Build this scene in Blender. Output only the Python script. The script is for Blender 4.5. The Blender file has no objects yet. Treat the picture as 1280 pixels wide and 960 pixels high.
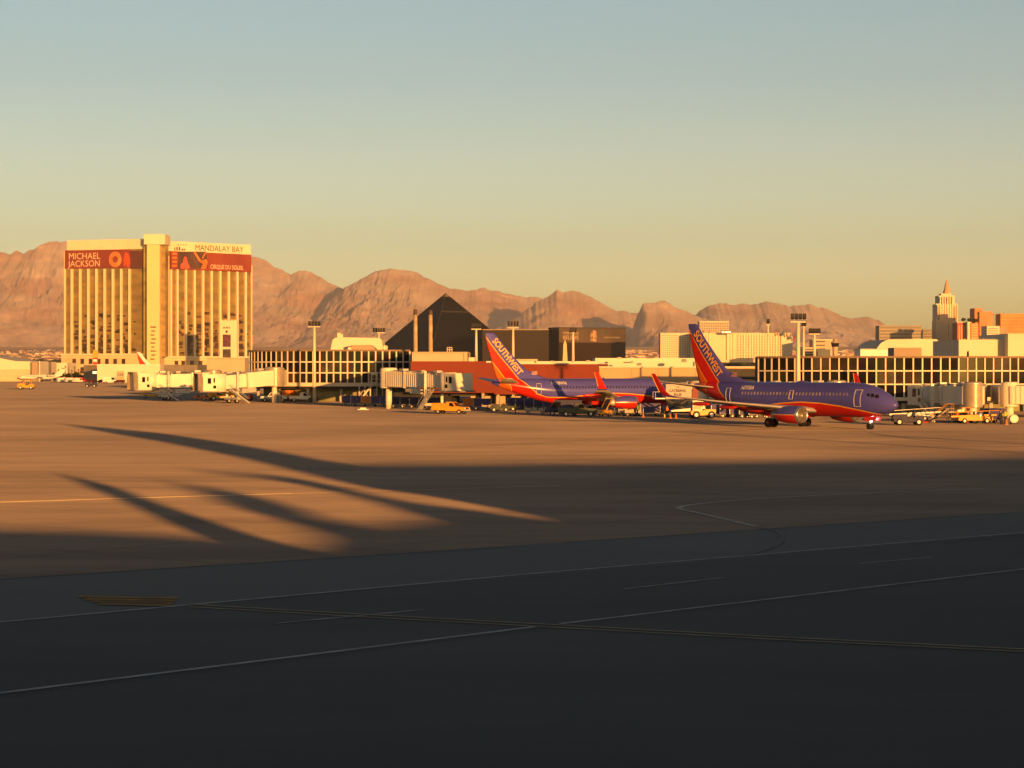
import bpy, bmesh, math, random
from mathutils import Vector, Matrix, noise
random.seed(7)
S = bpy.context.scene
COL = S.collection
F, HY, CH = 2600.0, 460.0, 7.0        # focal length and horizon in photo pixels, camera height
PI = math.pi

# ------------------------------------------------------------------ placing
def WX(px, Y): return (px-640.0)/F*Y
def WZ(py, Y): return CH-(py-HY)/F*Y
def gy(py): return CH*F/(py-HY)
def G(px, py):
    Y = gy(py); return (WX(px, Y), Y)
def P(px, py, Y): return Vector((WX(px, Y), Y, WZ(py, Y)))
def hit(px, A, B):
    t = (px-640.0)/F
    dx, dy = B[0]-A[0], B[1]-A[1]
    den = dx-t*dy
    u = (t*A[1]-A[0])/den
    return (A[0]+u*dx, A[1]+u*dy)

# ------------------------------------------------------------------ materials
MATS = {}
def mat(name, col, rough=.6, metal=0., var=.12, scale=.5, bump=0., bscale=6., drough=0., spec=.3, stretch=(1, 1, 1), col2=None, emit=0.):
    if name in MATS: return MATS[name]
    M = bpy.data.materials.new(name); M.use_nodes = True
    nt = M.node_tree; N = nt.nodes; L = nt.links
    p = N['Principled BSDF']
    p.inputs['Roughness'].default_value = rough
    p.inputs['Metallic'].default_value = metal
    p.inputs['Specular IOR Level'].default_value = spec
    p.inputs['Diffuse Roughness'].default_value = drough
    tc = N.new('ShaderNodeTexCoord'); mp = N.new('ShaderNodeMapping')
    mp.inputs['Scale'].default_value = stretch
    L.new(tc.outputs['Object'], mp.inputs['Vector'])
    nz = N.new('ShaderNodeTexNoise'); nz.inputs['Scale'].default_value = scale; nz.inputs['Detail'].default_value = 6
    L.new(mp.outputs[0], nz.inputs['Vector'])
    mx = N.new('ShaderNodeMix'); mx.data_type = 'RGBA'
    c2 = col2 or tuple(c*(1-2*var) for c in col)
    c1 = col if col2 else tuple(min(1, c*(1+var)) for c in col)
    mx.inputs['A'].default_value = (*c2, 1); mx.inputs['B'].default_value = (*c1, 1)
    rp = N.new('ShaderNodeMapRange'); rp.inputs['From Min'].default_value = .3; rp.inputs['From Max'].default_value = .7
    L.new(nz.outputs['Fac'], rp.inputs['Value']); L.new(rp.outputs[0], mx.inputs['Factor'])
    L.new(mx.outputs['Result'], p.inputs['Base Color'])
    if bump:
        n2 = N.new('ShaderNodeTexNoise'); n2.inputs['Scale'].default_value = bscale; n2.inputs['Detail'].default_value = 4
        L.new(mp.outputs[0], n2.inputs['Vector'])
        b = N.new('ShaderNodeBump'); b.inputs['Distance'].default_value = bump; b.inputs['Strength'].default_value = 1
        L.new(n2.outputs['Fac'], b.inputs['Height']); L.new(b.outputs[0], p.inputs['Normal'])
    if emit:
        p.inputs['Emission Color'].default_value = (*col, 1); p.inputs['Emission Strength'].default_value = emit
    MATS[name] = M
    return M

# ------------------------------------------------------------------ mesh builder
ROOT = {}
class MB:
    def __init__(s): s.v = []; s.f = []; s.m = []
    def add(s, vs, fs, mi=0):
        o = len(s.v); s.v += [Vector(v) for v in vs]; s.f += [tuple(i+o for i in f) for f in fs]; s.m += [mi]*len(fs); return s
    def box(s, x0, x1, y0, y1, z0, z1, mi=0):
        vs = [(x, y, z) for x in (x0, x1) for y in (y0, y1) for z in (z0, z1)]
        return s.add(vs, [(0, 1, 3, 2), (4, 6, 7, 5), (0, 4, 5, 1), (2, 3, 7, 6), (0, 2, 6, 4), (1, 5, 7, 3)], mi)
    def obox(s, c, ux, uy, uz, mi=0):   # centre and three half-axis vectors
        c, ux, uy, uz = map(Vector, (c, ux, uy, uz))
        vs = [c+a*ux+b*uy+d*uz for a in (-1, 1) for b in (-1, 1) for d in (-1, 1)]
        return s.add(vs, [(0, 1, 3, 2), (4, 6, 7, 5), (0, 4, 5, 1), (2, 3, 7, 6), (0, 2, 6, 4), (1, 5, 7, 3)], mi)
    def prism(s, pts, vec, mi=0):       # polygon of 3D points, swept along vec
        n = len(pts); vec = Vector(vec); a = [Vector(p) for p in pts]
        fs = [tuple(range(n)), tuple(range(2*n-1, n-1, -1))]+[(i, (i+1) % n, n+(i+1) % n, n+i) for i in range(n)]
        return s.add(a+[p+vec for p in a], fs, mi)
    def foot(s, pts, z0, z1, mi=0): return s.prism([(p[0], p[1], z0) for p in pts], (0, 0, z1-z0), mi)
    def rings(s, rs, cap=True, mi=0, closed=True):
        n = len(rs[0]); o = []
        vs = [p for r in rs for p in r]
        k = n if closed else n-1
        fs = [(i*n+j, i*n+(j+1) % n, (i+1)*n+(j+1) % n, (i+1)*n+j) for i in range(len(rs)-1) for j in range(k)]
        if cap: fs += [tuple(range(n-1, -1, -1)), tuple((len(rs)-1)*n+j for j in range(n))]
        return s.add(vs, fs, mi)
    def tube(s, pts, r, n=8, mi=0):
        pts = [Vector(p) for p in pts]; rs = []
        for i, p in enumerate(pts):
            d = (pts[min(i+1, len(pts)-1)]-pts[max(i-1, 0)]).normalized()
            u = d.orthogonal().normalized() if abs(d.z) > .9 else d.cross(Vector((0, 0, 1))).normalized()
            w = d.cross(u); rr = r[i] if isinstance(r, (list, tuple)) else r
            rs.append([p+(u*math.cos(2*PI*k/n)+w*math.sin(2*PI*k/n))*rr for k in range(n)])
        return s.rings(rs, mi=mi)
    def bar(s, a, b, w, h=None, mi=0):
        a, b = Vector(a), Vector(b); d = b-a; L = d.length; d.normalize()
        u = d.cross(Vector((0, 0, 1)))
        u = Vector((1, 0, 0)) if u.length < .01 else u.normalized()
        k = u.cross(d); h = h or w
        return s.obox((a+b)/2, d*L/2, u*w/2, k*h/2, mi)
    def slab(s, a, b, t, bt, A, B, out=0., th=1., mi=0):   # along facade line A-B between photo columns a,b and rows t,bt
        p, q = hit(a, A, B), hit(b, A, B)
        n = Vector((B[1]-A[1], -(B[0]-A[0]), 0)).normalized()
        if n.y > 0: n = -n
        z1 = WZ(t, p[1]); z0 = WZ(bt, p[1])
        pts = [(p[0]+n.x*out, p[1]+n.y*out), (q[0]+n.x*out, q[1]+n.y*out), (q[0]-n.x*(th-out), q[1]-n.y*(th-out)), (p[0]-n.x*(th-out), p[1]-n.y*(th-out))]
        return s.foot(pts, z0, z1, mi)
    def text(s, txt, size, O, U, V, mi=0, ext=.02, bold=.0, sx=1., align='LEFT'):
        c = bpy.data.curves.new('t', 'FONT'); c.body = txt; c.size = size; c.extrude = ext; c.offset = bold; c.align_x = align; c.resolution_u = 3
        o = bpy.data.objects.new('t', c); COL.objects.link(o)
        dg = bpy.context.evaluated_depsgraph_get(); me = bpy.data.meshes.new_from_object(o.evaluated_get(dg))
        O, U, V = Vector(O), Vector(U).normalized(), Vector(V).normalized(); N_ = U.cross(V)
        s.add([O+U*v.co.x*sx+V*v.co.y+N_*v.co.z for v in me.vertices], [tuple(p.vertices) for p in me.polygons], mi)
        bpy.data.objects.remove(o); bpy.data.curves.remove(c); bpy.data.meshes.remove(me)
        return s
    def build(s, name, mats, parent=None, smooth=False, world=True, label=None):
        me = bpy.data.meshes.new(name)
        vs = s.v
        if parent is not None and world and parent in ROOT:
            inv = ROOT[parent].inverted(); vs = [inv @ v for v in vs]
        me.from_pydata([tuple(v) for v in vs], [], s.f)
        if not isinstance(mats, (list, tuple)): mats = [mats]
        for m in mats: me.materials.append(m)
        if len(mats) > 1: me.polygons.foreach_set('material_index', s.m)
        bm = bmesh.new(); bm.from_mesh(me); bmesh.ops.recalc_face_normals(bm, faces=bm.faces); bm.to_mesh(me); bm.free()
        if smooth: me.polygons.foreach_set('use_smooth', [True]*len(me.polygons))
        o = bpy.data.objects.new(name, me); COL.objects.link(o)
        if parent is not None:
            o.parent = parent
            if world and parent in ROOT: ROOT[o] = ROOT[parent]
        if label: o['label'] = label
        return o
def tag(o, label=None, cat=None, group=None, kind=None):
    if label: o['label'] = label
    if cat: o['category'] = cat
    if group: o['group'] = group
    if kind: o['kind'] = kind
    return o
def thing(name, label, cat, loc=(0, 0, 0), rz=0., group=None):
    o = bpy.data.objects.new(name, None); COL.objects.link(o); o.location = loc; o.rotation_euler = (0, 0, rz); o.empty_display_size = .5
    ROOT[o] = Matrix.Translation(loc) @ Matrix.Rotation(rz, 4, 'Z')
    return tag(o, label, cat, group)
def loc_thing(name, label, cat, group=None): # prototype built in its own coordinates
    o = thing(name, label, cat, group=group); return o
KIDS = {}
def copy_tree(o, parent=None):
    c = o.copy(); COL.objects.link(c); c.parent = parent
    for ch in [k for k in COL.objects if k.parent == o]: copy_tree(ch, c)
    return c
used = set()
def put(proto, x, y, rz, label, group=None, z=0., scale=None):
    o = proto if proto not in used else copy_tree(proto)
    used.add(proto)
    o.location = (x, y, z); o.rotation_euler = (0, 0, rz); o['label'] = label
    if group: o['group'] = group
    if scale: o.scale = (scale,)*3
    return o
def windows(rects, parent, m, name='window', maker=None):   # rects: callables adding to a mesh; 100 as parts, the rest one part
    rects = list(rects)
    for r in rects[:100]:
        b = MB(); r(b); b.build(name, m, parent)
    if len(rects) > 100:
        b = MB()
        for r in rects[100:]: r(b)
        o = b.build(name, m, parent); o['kind'] = 'stuff'

# ------------------------------------------------------------------ palette
cream = mat('cream_paint', (.76, .67, .52), .5, var=.05, scale=.3)
white = mat('white_paint', (.74, .69, .60), .45, var=.05, scale=.4)
offw = mat('offwhite_render', (.70, .60, .46), .8, var=.06, scale=.1)
tan = mat('tan_render', (.50, .38, .26), .85, var=.08, scale=.1)
dtan = mat('dark_tan', (.33, .25, .18), .85, var=.1, scale=.1)
redw = mat('red_wall', (.20, .038, .020), .8, var=.10, scale=.12)
olive = mat('olive_wall', (.24, .22, .11), .8, var=.12, scale=.3)
dglass = mat('dark_glass', (.012, .011, .012), .05, var=.3, scale=.2, spec=.18)
steel = mat('brushed_steel', (.62, .58, .52), .34, .9, var=.1, scale=3, bump=.02, bscale=3, stretch=(.02, .02, 3))
galv = mat('galvanised_metal', (.55, .52, .46), .5, .4, var=.1, scale=1)
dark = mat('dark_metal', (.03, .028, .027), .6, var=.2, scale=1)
grey = mat('grey_metal', (.22, .21, .20), .6, var=.15, scale=1)
rubber = mat('rubber', (.018, .018, .018), .8, var=.2, scale=4)
yel = mat('yellow_paint', (.75, .33, .03), .4, var=.08, scale=1)
org = mat('orange_paint', (.72, .20, .02), .4, var=.08, scale=1)
redp = mat('red_paint', (.60, .03, .02), .35, var=.08, scale=1)
bluep = mat('blue_canvas', (.085, .07, .19), .6, var=.2, scale=1.5)
navy = mat('navy_canvas', (.03, .03, .08), .6, var=.2, scale=1.5)
greend = mat('dark_green_paint', (.05, .06, .035), .5, var=.2, scale=1)
skin = mat('skin', (.42, .25, .17), .6, var=.05, scale=5)
vest = mat('hi_vis_vest', (.50, .62, .05), .7, var=.05, scale=5)
vesto = mat('orange_vest', (.75, .20, .02), .7, var=.05, scale=5)
cloth = mat('dark_clothing', (.03, .035, .06), .9, var=.2, scale=8)
hairm = mat('dark_hair', (.02, .015, .01), .7, var=.2, scale=20)
conc = mat('column_concrete', (.42, .37, .30), .9, var=.12, scale=.8)
lamp_w = mat('lit_landing_lamp', (1., .93, .95), .3, emit=30)
lamp_g = mat('lit_green_lamp', (.25, 1., .75), .3, emit=14)
lamp_y = mat('lit_yellow_sign', (1., .72, .25), .3, emit=2.2)

# ------------------------------------------------------------------ camera, sky, sun, haze
cam = bpy.data.cameras.new('camera'); co = bpy.data.objects.new('camera', cam); COL.objects.link(co)
co.location = (0, 0, CH); co.rotation_euler = (PI/2, 0, 0)
cam.sensor_width = 36; cam.lens = F/1280*36; cam.shift_y = -(480-HY)/1280; cam.clip_end = 90000; cam.clip_start = .5
S.camera = co
EL = math.radians(4.5); AZ = math.radians(22.4)
SD = Vector((-math.sin(AZ)*math.cos(EL), math.cos(AZ)*math.cos(EL), -math.sin(EL)))
lt = bpy.data.lights.new('sun', 'SUN'); lt.energy = 5; lt.angle = math.radians(.42); lt.color = (1, .43, .10)
lo = bpy.data.objects.new('sun', lt); COL.objects.link(lo); lo.rotation_euler = SD.to_track_quat('-Z', 'Y').to_euler()
W = bpy.data.worlds.new('World'); S.world = W; W.use_nodes = True; nt = W.node_tree
bg = nt.nodes['Background']; sk = nt.nodes.new('ShaderNodeTexSky'); sk.sky_type = 'NISHITA'; sk.sun_disc = False
sk.sun_elevation = EL; sk.sun_rotation = math.atan2(-SD.x, -SD.y); sk.air_density = 1; sk.dust_density = 1.2; sk.ozone_density = 1.3
tc = nt.nodes.new('ShaderNodeTexCoord'); sp = nt.nodes.new('ShaderNodeSeparateXYZ'); nt.links.new(tc.outputs['Generated'], sp.inputs[0])
cr = nt.nodes.new('ShaderNodeValToRGB'); nt.links.new(sp.outputs['Z'], cr.inputs[0])
RAMP = [(0, (1.78, 1.86, 2.25)), (.046, (1.34, 1.42, 1.74)), (.0614, (1.10, 1.19, 1.40)), (.1, (1.01, 1.045, 1.19)), (.137, (.84, .91, 1.04)), (.175, (.82, .90, .99)), (.4, (.32, .33, .38)), (1, (.30, .315, .37))]
for i, (z_, c_) in enumerate(RAMP):
    e_ = cr.color_ramp.elements[0] if i == 0 else (cr.color_ramp.elements[-1] if i == len(RAMP)-1 else cr.color_ramp.elements.new(z_))
    e_.position = z_; e_.color = (*c_, 1)
mu = nt.nodes.new('ShaderNodeMix'); mu.data_type = 'RGBA'; mu.blend_type = 'MULTIPLY'; mu.inputs['Factor'].default_value = 1
nt.links.new(sk.outputs[0], mu.inputs['A']); nt.links.new(cr.outputs[0], mu.inputs['B'])
nt.links.new(mu.outputs['Result'], bg.inputs[0]); bg.inputs[1].default_value = .12
S.view_settings.view_transform = 'Standard'; S.view_settings.look = 'None'; S.view_settings.exposure = .75; S.view_settings.gamma = 1
S.cycles.max_bounces = 6; S.cycles.volume_bounces = 0; S.cycles.use_denoising = True
# ================================================================== ground
# ---- valley floor and far ground
def nn(x, y, z=0.): return noise.noise(Vector((x, y, z)))
def floor_z(Y): return 0 if Y < 2500 else (Y-2500)**1.25*.0012
def grid(name, pxs, Ys, zf, m, kind='structure'):
    n = len(pxs); vs = []
    for Y in Ys:
        for px in pxs: x = WX(px, Y); vs.append((x, Y, zf(px, x, Y)))
    fs = [(j*n+i, j*n+i+1, (j+1)*n+i+1, (j+1)*n+i) for j in range(len(Ys)-1) for i in range(n-1)]
    b = MB(); b.v = [Vector(v) for v in vs]; b.f = fs; b.m = [0]*len(fs)
    return b
m_desert = mat('desert_floor', (.27, .185, .13), .95, var=.3, scale=.004, drough=.6, spec=.05, stretch=(1, .4, 1))
Ys = [420+(i**1.7)*9 for i in range(0, 90)]
Ys = [y for y in Ys if y < 15500]
b = grid('g', [-700+i*60 for i in range(46)], Ys, lambda px, x, Y: floor_z(Y)-.35+nn(x*.002, Y*.002)*min(6, max(0, Y-2500)*.002), m_desert)
tag(b.build('valley_ground', m_desert, smooth=True), kind='structure')

def surf(name, col, col2, rough, drough, joints=0., jw=.05, spec=.2, streak=(.08, .5, 1), bump=.004, ang=0.):
    M = bpy.data.materials.new(name); M.use_nodes = True; nt = M.node_tree; N = nt.nodes; L = nt.links; p = N['Principled BSDF']
    p.inputs['Roughness'].default_value = rough; p.inputs['Diffuse Roughness'].default_value = drough; p.inputs['Specular IOR Level'].default_value = spec
    tc = N.new('ShaderNodeTexCoord'); mp = N.new('ShaderNodeMapping'); mp.inputs['Scale'].default_value = streak; mp.inputs['Rotation'].default_value = (0, 0, ang)
    L.new(tc.outputs['Object'], mp.inputs[0])
    a = N.new('ShaderNodeTexNoise'); a.inputs['Scale'].default_value = .5; a.inputs['Detail'].default_value = 8; a.inputs['Roughness'].default_value = .6; L.new(mp.outputs[0], a.inputs['Vector'])
    c = N.new('ShaderNodeTexNoise'); c.inputs['Scale'].default_value = .035; c.inputs['Detail'].default_value = 5; L.new(tc.outputs['Object'], c.inputs['Vector'])
    ad = N.new('ShaderNodeMath'); ad.operation = 'ADD'; L.new(a.outputs[0], ad.inputs[0]); L.new(c.outputs[0], ad.inputs[1])
    r = N.new('ShaderNodeMapRange'); r.inputs['From Min'].default_value = .78; r.inputs['From Max'].default_value = 1.22; L.new(ad.outputs[0], r.inputs['Value'])
    mx = N.new('ShaderNodeMix'); mx.data_type = 'RGBA'; mx.inputs['A'].default_value = (*col2, 1); mx.inputs['B'].default_value = (*col, 1); L.new(r.outputs[0], mx.inputs['Factor'])
    out = mx.outputs['Result']
    if joints:
        mj = N.new('ShaderNodeMapping'); mj.inputs['Rotation'].default_value = (0, 0, math.radians(37)); mj.inputs['Scale'].default_value = (1/joints,)*3; L.new(tc.outputs['Object'], mj.inputs[0])
        sx = N.new('ShaderNodeSeparateXYZ'); L.new(mj.outputs[0], sx.inputs[0]); ds = []
        for ax in 'XY':
            fr = N.new('ShaderNodeMath'); fr.operation = 'FRACT'; L.new(sx.outputs[ax], fr.inputs[0])
            lt_ = N.new('ShaderNodeMath'); lt_.operation = 'LESS_THAN'; L.new(fr.outputs[0], lt_.inputs[0]); lt_.inputs[1].default_value = jw/joints; ds.append(lt_)
        mm = N.new('ShaderNodeMath'); mm.operation = 'MAXIMUM'; L.new(ds[0].outputs[0], mm.inputs[0]); L.new(ds[1].outputs[0], mm.inputs[1])
        ml = N.new('ShaderNodeMath'); ml.operation = 'MULTIPLY'; L.new(mm.outputs[0], ml.inputs[0]); ml.inputs[1].default_value = .6
        m2 = N.new('ShaderNodeMix'); m2.data_type = 'RGBA'; L.new(ml.outputs[0], m2.inputs['Factor']); L.new(out, m2.inputs['A']); m2.inputs['B'].default_value = (.03, .028, .026, 1); out = m2.outputs['Result']
    L.new(out, p.inputs['Base Color'])
    fn = N.new('ShaderNodeTexNoise'); fn.inputs['Scale'].default_value = 14; fn.inputs['Detail'].default_value = 3; L.new(tc.outputs['Object'], fn.inputs['Vector'])
    bu = N.new('ShaderNodeBump'); bu.inputs['Distance'].default_value = bump; L.new(fn.outputs[0], bu.inputs['Height']); L.new(bu.outputs[0], p.inputs['Normal'])
    MATS[name] = M
    return M
m_apron = surf('apron_concrete', (.208, .166, .136), (.128, .103, .087), .85, 1., joints=7.6, jw=.10, spec=.12)
m_asph = surf('taxiway_asphalt', (.045, .049, .054), (.026, .028, .031), .75, .6, spec=.25, ang=.65)
m_should = surf('shoulder_asphalt', (.060, .063, .067), (.044, .046, .050), .7, .6, spec=.3, ang=.65)
b = MB(); b.add([(-800, -400, 0), (900, -400, 0), (900, 1110, 0), (-800, 1110, 0)], [(0, 1, 2, 3)])
b.prism([(-800, -400, -.4), (900, -400, -.4), (900, 1110, -.4), (-800, 1110, -.4)], (0, 0, .398))
tag(b.build('apron_pavement', m_apron), kind='structure')
# taxiway edge from (0,724) to (1280,640) in the photo
E0, E1 = Vector(G(0, 724)), Vector(G(1280, 640))
ed = (E1-E0).normalized(); en = Vector((ed.y, -ed.x))      # en points towards the camera side
def L2(p, t): return p+ed*t
def strip(p, q, w, z, h=None): # ground strip polygon between two ground points
    p, q = Vector(p), Vector(q); d = (q-p).normalized(); n = Vector((-d.y, d.x))*w/2
    return [(*(p+n), z), (*(q+n), z), (*(q-n), z), (*(p-n), z)]
W0, W1 = Vector(G(0, 778)), Vector(G(1280, 668))
def sheet(pts, z): return [(p[0], p[1], z) for p in pts]
wd = (W1-W0).normalized()
a0, a1 = E0-ed*90, E1+ed*130
c0, c1 = W0-wd*70, W1+wd*118
b = MB(); b.add(sheet([a0, a1, c1, c0], .004), [(0, 1, 2, 3)]); tag(b.build('taxiway_shoulder', m_should), kind='structure')
n2 = Vector((wd.y, -wd.x))
b = MB(); b.add(sheet([c0, c1, c1+n2*120, c0+n2*120], .004), [(0, 1, 2, 3)]); tag(b.build('taxiway_pavement', m_asph), kind='structure')
m_seal = mat('joint_sealant', (.022, .022, .022), .7, var=.2)
m_wline = mat('worn_white_marking', (.52, .52, .50), .8, var=.0, scale=1.3, col2=(.28, .28, .27))
m_wl2 = mat('worn_grey_marking', (.36, .36, .35), .8, scale=1.3, col2=(.17, .17, .17), drough=.8)
m_yline = mat('worn_yellow_marking', (.46, .38, .20), .8, scale=1.5, col2=(.24, .20, .11))
m_ypatch = mat('yellow_hatching', (.50, .27, .03), .8, scale=.8, col2=(.16, .10, .03))
m_aline = mat('apron_yellow_marking', (.80, .62, .30), .8, scale=.6, col2=(.55, .42, .22), drough=1.)
def line(pxy, w, z, m, name, b=None):
    b = b or MB(); pts = [Vector(G(*p)) for p in pxy]
    for i in range(len(pts)-1):
        b.add(strip(pts[i], pts[i+1], w, z), [(0, 1, 2, 3)])
    return b
def spline(pts, k=6):
    out = []
    for i in range(len(pts)-1):
        p0, p1, p2, p3 = pts[max(i-1, 0)], pts[i], pts[i+1], pts[min(i+2, len(pts)-1)]
        for j in range(k):
            t = j/k
            out.append(tuple(.5*((2*p1[c])+(-p0[c]+p2[c])*t+(2*p0[c]-5*p1[c]+4*p2[c]-p3[c])*t*t+(-p0[c]+3*p1[c]-3*p2[c]+p3[c])*t**3) for c in (0, 1)))
    return out+[pts[-1]]
b = line([(-60, 728), (660, 682.5)], .30, .009, m_seal, ''); line([(705, 678.5), (1290, 639.5)], .30, .009, m_seal, '', b)
line([(-60, 782), (1290, 667.2)], .07, .013, m_seal, '', b)
line([(-10, 872), (680, 786)], .12, .009, m_seal, '', b); line([(680, 786), (1250, 717.5)], .12, .009, m_seal, '', b); line([(1232, 712), (1262, 711)], .5, .009, m_seal, '', b)
tag(b.build('pavement_joint_sealing', m_seal), kind='structure')
m_seal2 = mat('seam_and_shadow_tone', (.10, .08, .062), .85, var=.2, scale=.6, drough=1.)
b = MB()  # seam lines that also draw the faint shadow lines on the apron
for q, w in (([(-20, 497.6), (260, 500.6), (520, 506.5)], .4), ([(60, 541), (420, 534), (900, 541)], .13), ([(560, 561), (1290, 549)], .12), ([(-20, 574), (330, 549), (640, 531)], .10), ([(430, 519), (700, 529), (1290, 543)], .16)): line(q, w, .009, m_seal2, '', b)
tag(b.build('seam_and_shadow_line', m_seal2), kind='structure')
m_tyre = mat('tyre_mark', (.085, .07, .055), .85, var=.25, scale=.9, drough=1.)
b = MB()
for o in (0, 1.0): line(spline([(962+o*43, 533.5-o), (900+o*43, 536+o), (820+o*30, 543+o), (700+o*20, 552+o), (560, 558+o*1.2)]), .30, .011+.002*o, m_tyre, '', b)
line(spline([(1086, 540.5), (1120, 546), (1180, 552), (1290, 556)]), .22, .015, m_tyre, '', b)
tag(b.build('tyre_mark', m_tyre), kind='structure')
b = line([(-20, 780), (640, 719.6)], .20, .017, m_wline, ''); line([(640, 719.6), (960, 692.5), (1290, 665)], .19, .017, m_wline, '', b)
line([(-20, 869.5), (668, 784)], .22, .017, m_wline, '', b); line([(700, 780.3), (1290, 710.5)], .17, .017, m_wline, '', b)
tag(b.build('taxiway_marking', m_wline), kind='structure')
b = MB(); line([(345, 780), (527, 763)], .14, .021, m_wl2, '', b); line([(780, 737), (905, 722.5)], .14, .021, m_wl2, '', b); line([(1075, 705), (1165, 697)], .13, .021, m_wl2, '', b)
line(spline([(1230, 611), (1100, 616), (960, 623), (880, 629.5), (852, 633.5), (850, 636.5), (868, 640.5), (905, 649), (945, 658.5)]), .32, .021, m_wl2, '', b)
tag(b.build('faded_dash_marking', m_wl2), kind='structure')
m_ghost = mat('ghost_marking', (.13, .13, .13), .8, var=.1)
b = line(spline([(952, 660), (972, 665), (978, 674), (965, 685), (930, 694.5)]), .2, .021, m_ghost, '')
tag(b.build('ghost_marking', m_ghost), kind='structure')
b = MB()
for o in (0, 3.2): line([(236, 756+o), (450, 768.5+o), (680, 781+o), (960, 796.5+o), (1295, 813+o)], .15, .025, m_yline, '', b)
tag(b.build('taxiway_centreline_marking', m_yline), kind='structure')
b = MB()
for i in range(4):
    line([(98+i*8, 746.5+i*3), (222-i*3, 748.5+i*3.0)], .42, .025, m_ypatch, '', b)
tag(b.build('hatched_marking', m_ypatch), kind='structure')
b = line([(-20, 628.6), (180, 622.3), (365, 617)], .34, .012, m_aline, ''); line([(365, 617), (700, 607)], .12, .012, m_aline, '', b)
tag(b.build('apron_marking', m_aline), kind='structure')

# ================================================================== mountains
MASS = [  # crest (photo px,py), ridge distance, front width
 (19800, 4200, [(-340, 350), (-200, 330), (-100, 318), (-40, 318), (0, 314), (12, 316), (24, 315), (30, 317), (48, 306), (62, 302), (82, 299), (110, 306), (150, 312), (200, 318), (250, 320), (300, 322), (318, 320), (332, 325), (345, 333), (362, 340), (375, 334), (398, 343), (415, 352), (430, 358), (450, 380), (480, 420), (500, 455)]),
 (19000, 4200, [(330, 455), (370, 420), (400, 385), (430, 357), (450, 346), (470, 335), (490, 333), (515, 335), (535, 345), (560, 355), (585, 361), (600, 362), (620, 367), (650, 376), (672, 386), (700, 404), (730, 430), (760, 455)]),
 (22500, 3600, [(520, 450), (560, 380), (590, 360), (606, 359), (630, 366), (655, 371), (672, 370), (700, 376), (740, 386), (790, 400), (830, 430), (860, 455)]),
 (17300, 3000, [(560, 455), (590, 432), (620, 410), (648, 395), (668, 380), (683, 371), (697, 362), (704, 365), (716, 364), (726, 365), (745, 374), (762, 383), (780, 388), (795, 396), (815, 412), (840, 435), (860, 455)]),
 (20800, 3600, [(650, 455), (700, 405), (740, 392), (775, 388), (800, 391), (815, 396), (850, 420), (880, 450)]),
 (15900, 1800, [(778, 448), (788, 420), (795, 398), (803, 379.5), (815, 377), (824, 375.5), (832, 376), (845, 383), (862, 391), (885, 400), (910, 412), (940, 430), (970, 452)]),
 (19600, 3600, [(800, 452), (830, 420), (850, 398), (872, 391), (886, 382), (900, 379), (935, 378.5), (944, 380), (957, 376.5), (975, 380), (990, 381), (1010, 380), (1026, 384), (1045, 391), (1060, 396), (1085, 397), (1100, 401), (1112, 409), (1130, 422), (1150, 434), (1175, 448), (1190, 456)]),
]
def interp(pts, x):
    if x <= pts[0][0] or x >= pts[-1][0]: return None
    for (a, b_), (c, d) in zip(pts, pts[1:]):
        if a <= x <= c: return b_+(d-b_)*(x-a)/(c-a)
m_rock = bpy.data.materials.new('desert_rock'); m_rock.use_nodes = True
def rockmat():
    nt = m_rock.node_tree; N = nt.nodes; L = nt.links; p = N['Principled BSDF']; p.inputs['Roughness'].default_value = .95; p.inputs['Specular IOR Level'].default_value = .05; p.inputs['Diffuse Roughness'].default_value = .5
    tc = N.new('ShaderNodeTexCoord')
    def nz(sc, det, st=(1, 1, 1)):
        mp = N.new('ShaderNodeMapping'); mp.inputs['Scale'].default_value = st; L.new(tc.outputs['Object'], mp.inputs[0])
        n = N.new('ShaderNodeTexNoise'); n.inputs['Scale'].default_value = sc; n.inputs['Detail'].default_value = det; n.inputs['Roughness'].default_value = .6; L.new(mp.outputs[0], n.inputs['Vector']); return n
    a = nz(.0045, 9, (1, .35, 2.6)); c = nz(.0012, 3, (1, .5, 3.5)); d = nz(.010, 9)
    r = N.new('ShaderNodeValToRGB'); L.new(a.outputs[0], r.inputs[0]); e = r.color_ramp.elements
    e[0].position = .38; e[0].color = (.30, .228, .195, 1); e[1].position = .62; e[1].color = (.42, .325, .285, 1); k = e.new(.5); k.color = (.355, .270, .245, 1)
    k = e.new(.68); k.color = (.54, .41, .31, 1)
    r2 = N.new('ShaderNodeValToRGB'); L.new(c.outputs[0], r2.inputs[0]); e = r2.color_ramp.elements; e[0].position = .42; e[0].color = (1, 1, 1, 1); e[1].position = .62; e[1].color = (.92, .74, .68, 1)
    mu = N.new('ShaderNodeMix'); mu.data_type = 'RGBA'; mu.blend_type = 'MULTIPLY'; mu.inputs['Factor'].default_value = 1; L.new(r.outputs[0], mu.inputs['A']); L.new(r2.outputs[0], mu.inputs['B'])
    L.new(mu.outputs['Result'], p.inputs['Base Color'])
    bu = N.new('ShaderNodeBump'); bu.inputs["Distance"].default_value = 6; bu.inputs['Strength'].default_value = .8; L.new(d.outputs[0], bu.inputs['Height']); L.new(bu.outputs[0], p.inputs['Normal'])
rockmat()
def rid(x, y, o=5):   # ridged noise 0..1, 1 on crests
    s = 0; a = .5; f = 1.
    for i in range(o):
        n = 1-abs(noise.noise(Vector((x*f, y*f, i*7.3))))*2; s += n*a; a *= .5; f *= 2.1
    return max(0, min(1, s))
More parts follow.
